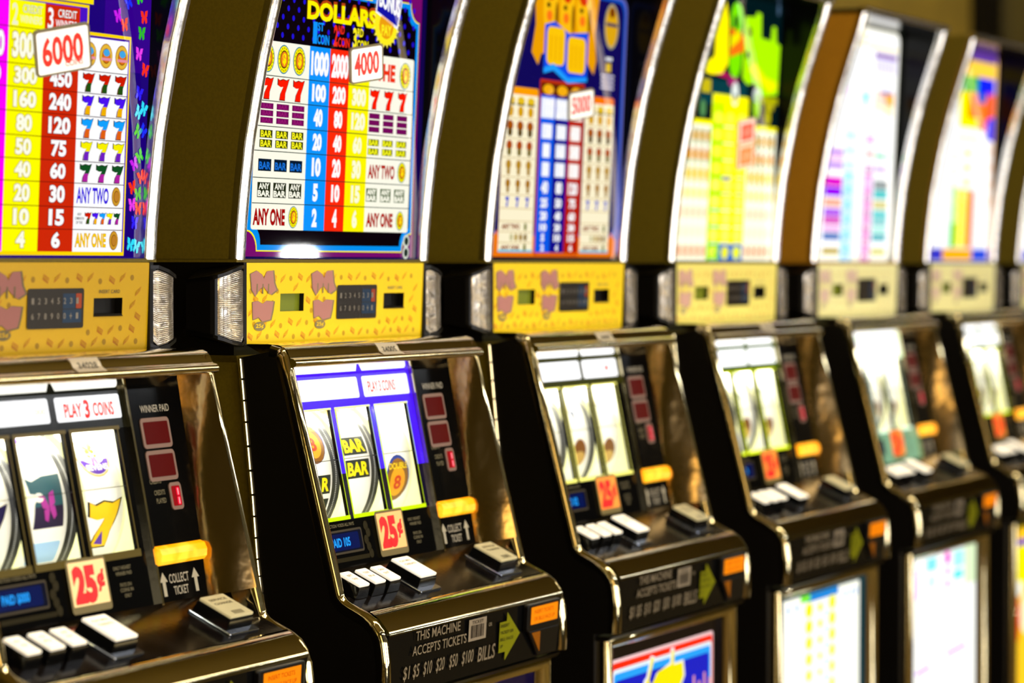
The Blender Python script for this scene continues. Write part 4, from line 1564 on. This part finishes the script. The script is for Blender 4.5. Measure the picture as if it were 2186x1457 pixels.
    # buttons
    for key, u0, u1, w0, w1, m in (('b1', .0085, .0340, .030, .0630, 'white_key'), ('b2', .0470, .0735, .030, .0630, 'white_key'), ('b3', .0840, .1105, .030, .0630, 'white_key'),
                                   ('b4', .1500, .1915, .022, .0690, 'white_key'), ('b5', .3640, .4120, .026, .0710, 'worn_key')):
        b = P('push_button', key, lambda: m_button_body(u0, u1, w0, w1, .0145), .0008, par=dk)
        P('button_cap', key + 'c' + m, lambda: simple('button_cap', (u0 + .0006, w0 + .0006, u1 - .0006, w1 - .0006, .0022, .0145, .0178, deck), MT[m]), .0008, par=b)
        if key in ('b4', 'b5'):
            P('button_bezel', key + 'z', lambda: simple('button_bezel', (u0 - .006, w0 - .004, u1 + .006, w1 + .010, .002, 0, .0025, deck), MT['clear']), .0008, par=b)
        wn = {'b1': ['BET', 'ONE'], 'b2': ['COIN', 'IN'], 'b3': ['CASH', 'OUT'], 'b4': ['PLAY MAX', 'CREDITS'], 'b5': ['SERVICE', 'CHANGE']}[key]

        def cap():
            A = Art()
            for i, t in enumerate(wn):
                A.text(t, u0 + .006, -(w0 + .012 + i * .008), u1 - .008, -(w0 + .008 + i * .008), 'b09c70' if key != 'b5' else '605028', 0)
            if key == 'b5':
                for q in range(7):
                    A.rect(u0 + .014 + q * .003, -(w1 - .004), u0 + .0155 + q * .003, -(w1 - .011), '605028', 0)
            return A.mesh('button_lettering', PRINT_DIM, lambda u, v, h: deck(u, -v, h + .0180))
        if n < 2:
            P('button_lettering', key + 't', cap, par=b)

    # fascia lettering, bill acceptor
    def fl():
        A = Art()
        c = '94846a'
        A.text('THIS MACHINE', .0540, .8600, .1670, .8715, c, 1, .01)
        A.text('ACCEPTS TICKETS', .0470, .8430, .1850, .8545, c, 1, .01)
        for s, u in (('$1', .0260), ('$5', .0500), ('$10', .0760), ('$20', .1080), ('$50', .1420), ('$100', .1750)):
            A.text(s, u, .8150, u + (.015 if len(s) == 2 else .021 if len(s) == 3 else .030), .8330, c, 1, .01, skew=.12)
        A.text('BILLS', .2180, .8150, .2640, .8330, c, 1, .01, skew=.12)
        A.rect(.1900, .8430, .2370, .8695, 'a89880', 1)
        A.text('TICKET', .1980, .8635, .2290, .8675, '302818', 2)
        for q in range(9):
            A.rect(.1960 + q * .0040, .8465, .1960 + q * .0040 + (.0022 if q % 3 else .0030), .8620, '201810', 2)
        A.text('OR', .2440, .8560, .2530, .8605, c, 1)
        A.poly([(.2750, .8570), (.2940, .8570), (.2950, .8680), (.3330, .8380), (.2930, .8080), (.2930, .8190), (.2750, .8190)], '8c8c00', 1)
        for q, t in enumerate(('INSERT', 'TICKET OR', 'BILL FACE', 'UP')):
            A.text(t, .2780, .8500 - q * .0085, .2780 + .004 * len(t), .8540 - q * .0085, '282808', 2)
        return A.mesh('fascia_lettering', PRINT_DIM, lambda u, z, h: fas(u, z, h + .0020))
    P('fascia_lettering', 'fl', fl, par=fa)

    def bill():
        mb = MB()
        mb.add(*rr(.3440, .8370, .4400, .8715, .004, 0, .007, fas))
        # tapering mouth below
        mb.add([fas(.352, .837, .0005), fas(.440, .837, .0005), fas(.440, .803, .0005), fas(.385, .803, .0005), fas(.352, .837, .006), fas(.440, .837, .006), fas(.440, .803, .004), fas(.385, .803, .004)],
               [(0, 3, 2, 1), (4, 5, 6, 7), (0, 1, 5, 4), (1, 2, 6, 5), (2, 3, 7, 6), (3, 0, 4, 7)])
        return mb.mesh('bill_acceptor', [MT['black']])
    ba = P('bill_acceptor', 'ba', bill, .0012)

    def amb():
        A = Art()
        A.rect(.3530, .8455, .4310, .8675, 'ff8c08', 0, .001)
        A.text('INSERT TICKETS', .3620, .8585, .4180, .8635, 'c02000', 1, .0)
        A.text('OR BILLS FACE UP', .3620, .8495, .4220, .8545, 'c02000', 1, .0)
        return A.mesh('amber_window', PRINT_LCD, lambda u, z, h: fas(u, z, h + .0074))
    P('amber_window', 'aw', amb, par=ba)

    def glow():
        A = Art()
        A.poly([(.3600, .8345), (.3850, .8345), (.3850, .8080)], '8a4a08', 0)
        return A.mesh('amber_mouth', PRINT_LCD, lambda u, z, h: fas(u, z, h + .0062))
    P('amber_mouth', 'gl', glow, par=ba)
    # belly glass
    bm = printmat('belly_glass_print', cfg.get('be', E), 0.0, 0.12, 0.5)
    link('belly_glass', belly(cfg['belly']).mesh('belly_glass', bm, bel), bf)
    # asset sticker on the hood
    if cfg.get('tag'):
        def hoodf(u, v, h):       # follows the rounded hood
            pts = [(-.0620, 1.2020), (-.0660, 1.1975), (-.0685, 1.1925), (-.0735, 1.1895), (-.0765, 1.1875), (-.0780, 1.1845)]
            L = 0
            v = max(0.0, v)
            for p, q in zip(pts, pts[1:]):
                d = math.dist(p, q)
                if v <= L + d or q == pts[-1]:
                    t = (v - L) / d
                    nn = nrm((q[1] - p[1], -(q[0] - p[0])))
                    if nn[0] > 0:
                        nn = (-nn[0], -nn[1])
                    return (u, p[0] + (q[0] - p[0]) * t + nn[0] * (h + .0006), p[1] + (q[1] - p[1]) * t + nn[1] * (h + .0006))
                L += d
        A = Art()
        A.rect(.1990, -.0200, .2510, 0, 'e8d8b8', 0)
        A.text(cfg['tag'], .2080, -.0145, .2430, -.0060, '403828', 2, .01)
        me = A.mesh('asset_sticker', PRINT_DIM, lambda u, v, h: hoodf(u, abs(v), h), .0011)
        link('asset_sticker', me, hood)['label'] = 'small white numbered sticker'
    return root


PRINT_LCDDIM = printmat('glass_lettering', 0.55, 0.6)
cardlit = printmat('lit_card_print', 1.0, 0.3, 0.3)

Y0 = ('c49c00', 'a86408', '947004', '98605a', '645838')  # same yellow print, darkened for the dimmer light on the first machine
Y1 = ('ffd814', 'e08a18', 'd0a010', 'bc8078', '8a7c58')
Y2 = ('fff080', 'f0b850', 'e8c858', 'e0b0a0', 'b0a080')  # paler copy of the yellow print, with glare put into the colour
Y3 = ('fffab8', 'f4dc90', 'f0dc90', 'e8c8b8', 'c0b090')  # palest copy, glare on the farthest panels put into the colour
R1 = ([('P7', -.02), ('LOGO', .045)], [('B7', .003), ('BLUE', -.058), ('LOGO', .085)], [('LOGO', .039), ('7Y', -.034)])
R2 = ([('BARS', -.040), ('COIN', .03)], [('BARS', .003), ('COIN', .080)], [('BLUE', .050), ('COIN', -.030)])
R3 = ([('DART', .01)], [('DART', .028), ('FIG', -.030)], [('DART', .034), ('FIG', -.034)])
CFG = {
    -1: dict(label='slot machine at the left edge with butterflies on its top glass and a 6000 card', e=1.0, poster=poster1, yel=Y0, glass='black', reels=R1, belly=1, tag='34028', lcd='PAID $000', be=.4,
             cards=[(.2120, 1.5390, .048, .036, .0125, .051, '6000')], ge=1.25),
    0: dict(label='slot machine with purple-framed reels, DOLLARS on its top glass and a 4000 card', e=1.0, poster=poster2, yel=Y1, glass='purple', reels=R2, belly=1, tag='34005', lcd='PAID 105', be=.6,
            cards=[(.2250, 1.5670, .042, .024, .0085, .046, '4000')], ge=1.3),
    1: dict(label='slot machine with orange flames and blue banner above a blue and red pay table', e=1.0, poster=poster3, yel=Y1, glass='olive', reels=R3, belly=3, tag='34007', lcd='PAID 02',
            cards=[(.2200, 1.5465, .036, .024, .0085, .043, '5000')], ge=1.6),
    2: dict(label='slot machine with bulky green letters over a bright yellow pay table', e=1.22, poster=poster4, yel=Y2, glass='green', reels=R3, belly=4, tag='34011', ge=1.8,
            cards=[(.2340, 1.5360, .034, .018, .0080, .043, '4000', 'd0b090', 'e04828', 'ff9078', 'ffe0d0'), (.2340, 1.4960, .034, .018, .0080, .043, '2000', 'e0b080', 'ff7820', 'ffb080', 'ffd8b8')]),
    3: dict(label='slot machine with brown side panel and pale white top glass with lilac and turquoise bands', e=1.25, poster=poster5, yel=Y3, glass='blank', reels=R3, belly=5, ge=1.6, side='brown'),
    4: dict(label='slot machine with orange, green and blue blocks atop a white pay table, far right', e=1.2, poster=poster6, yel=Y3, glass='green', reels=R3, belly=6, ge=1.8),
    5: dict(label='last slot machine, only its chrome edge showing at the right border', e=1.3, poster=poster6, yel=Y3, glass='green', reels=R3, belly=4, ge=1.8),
}
for n in sorted(CFG):
    build(n, CFG[n])


# ------------------------------------------------------------------ the room
def struct(name, mb, m, smooth=False):
    o = link(name, mb.mesh(name, [m]))
    o['kind'] = 'structure'
    return o


carpet = noise_mix(mat('patterned_carpet', rough=.95), (.12, .07, .004), (.20, .13, .006), 9, .45, .55)
wallm = noise_mix(mat('olive_wall_paint', rough=.8), (.20, .13, .002), (.24, .155, .003), 5)
darkw = noise_mix(mat('dark_wall_panels', rough=.7), (.03, .022, .001), (.12, .085, .003), 1.2, .3, .7, (1.5, 1, .3))
ceil = noise_mix(mat('ceiling_tiles', rough=.9), (.15, .105, .006), (.18, .125, .007), 20)
struct('floor', MB().box(-6, -6, -.05, 14, 4, 0), carpet)
struct('ceiling', MB().box(-6, -6, 3.0, 14, 4, 3.05), ceil)
struct('wall_back', MB().box(-6, 1.5, 0, 14, 1.6, 3.0), wallm)
struct('wall_right', MB().box(13.9, -6, 0, 14, 4, 3.0), wallm)
struct('wall_front', MB().box(-6, -6, 0, 14, -5.9, 3.0), darkw)


struct('trim_1', MB().box(7.74, 1.44, 0, 7.96, 1.5, 3.0), MT['black'])
struct('trim_2', MB().box(7.97, 1.46, 0, 13.8, 1.5, 3.0), darkw)
glow = mat('added_downlight_glow', (1, 1, 1), .5, emit=(1, .93, .78), estr=14)
white = mat('lamp_ring', (.7, .66, .55), .4)
ORD = ['first', 'second', 'third', 'fourth', 'fifth', 'sixth', 'seventh', 'eighth', 'ninth', 'tenth', 'eleventh', 'twelfth']
for j, (y, nm) in enumerate(((-1.4, 'nearer the machines'), (-3.2, 'farther from the machines'))):  # unseen downlights added for small highlights in the chrome
    for i in range(7):
        x = -3.4 + i * 1.5 + j * .7
        if j == 0 and 2.5 < x < 7:
            continue
        r = bpy.data.objects.new('added_downlight', None)
        COL.objects.link(r)
        r.location = (x, y, 3.0)
        r['label'] = '%s added downlight from the left in the row %s' % (ORD[i], nm)
        r['category'] = 'ceiling light'
        r['group'] = 'added downlights in the ceiling'

        def disc():
            mb = MB()
            nn_ = 24
            mb.add([(.085 * math.cos(2 * math.pi * k / nn_), .085 * math.sin(2 * math.pi * k / nn_), -.012) for k in range(nn_)], [tuple(range(nn_))[::-1]])
            return mb.mesh('diffuser', [glow])

        def ring():
            mb = MB()
            nn_ = 24
            mb.grid([[(q * math.cos(2 * math.pi * k / nn_), q * math.sin(2 * math.pi * k / nn_), z) for k in range(nn_)] for q, z in ((.115, 0), (.112, -.012), (.095, -.016), (.086, -.010))], close=True)
            return mb.mesh('lamp_ring', [white], True)
        link('diffuser', shared('disc', disc), r)
        link('lamp_ring', shared('ring', ring), r)

# tubes under the ceiling on the far side of the aisle
tubem = mat('white_tube_glow', (1, 1, 1), .5, emit=(.9, .93, 1), estr=26)
for i in range(5):
    r = bpy.data.objects.new('tube_light', None)
    COL.objects.link(r)
    r.location = (1.0 + i * 2.4, -4.4, 2.95)
    r['label'] = 'long white tube light under the ceiling, %s from the left across the aisle' % ORD[i]
    r['category'] = 'ceiling light'
    r['group'] = 'tube lights across the aisle'
    link('lamp_housing', MB().box(-.95, -.09, .01, .95, .09, .05).mesh('lamp_housing', [white]), r, .005)
    mb = MB()
    mb.grid([[(x, .045 * math.cos(a * math.pi / 6), -.04 + .045 * math.sin(a * math.pi / 6)) for a in range(12)] for x in (-.9, .9)], close=True)
    link('glass_tube', shared('gt', lambda: mb.mesh('glass_tube', [tubem], True)), r)

# unseen glowing boxes added across the aisle for the chrome to mirror
NUM = ['tallest', 'narrow amber', 'wide white', 'pale blue', 'warm white']
for i, (x, w, z0, z1, y, c, s) in enumerate([(-5.1, 1.4, .5, 1.75, -3.3, (1, .95, .88), 6.0), (-3.3, 1.5, .6, 2.2, -3.3, (1, .66, .22), 4.5), (-.95, 2.3, .5, 1.72, -3.3, (1, .97, .92), 6.0), (1.35, .8, .6, 1.7, -3.3, (.85, .88, 1), 5.5),
                                           (2.6, .8, .6, 1.65, -3.3, (1, .93, .8), 5.5)]):
    r = bpy.data.objects.new('added_glow_box', None)
    COL.objects.link(r)
    r.location = (x, y, 0)
    r['label'] = '%s added glow box, unseen across the aisle behind the camera' % NUM[i]
    r['category'] = 'sign'
    r['group'] = 'added glow boxes across the aisle'
    link('glow_box_case', MB().box(-w / 2 - .05, -.25, 0, w / 2 + .05, 0, z1 + .05).mesh('glow_box_case', [MT['black']]), r, .01)
    mb = MB()
    mb.box(-w / 2, 0.0, z0, w / 2, .01, z1)
    link('lit_face', mb.mesh('lit_face', [mat('added_glow_face', (1, 1, 1), .4, emit=c, estr=s)]), r)
r = bpy.data.objects.new('glare_lamp', None)  # unseen lamp added to throw a glare onto the second top glass
COL.objects.link(r)
r.location = (5.635, -3.2, 0)
r['label'] = 'small bright bar lamp added unseen across the aisle for a glare'
r['category'] = 'lamp'
mb = MB()
mb.box(-.07, -.015, 1.025, .07, .015, 1.055)
link('lamp_bar', mb.mesh('lamp_bar', [mat('lamp_bar_glow', (1, 1, 1), .5, emit=(1, 1, 1), estr=170)]), r)
mb = MB()
mb.box(-.012, -.05, .01, .012, -.03, 1.02)
mb.box(-.12, -.15, 0, .12, .07, .012)
mb.box(-.04, -.05, 1.01, .04, .02, 1.024)
link('stand', mb.mesh('stand', [MT['black']]), r)
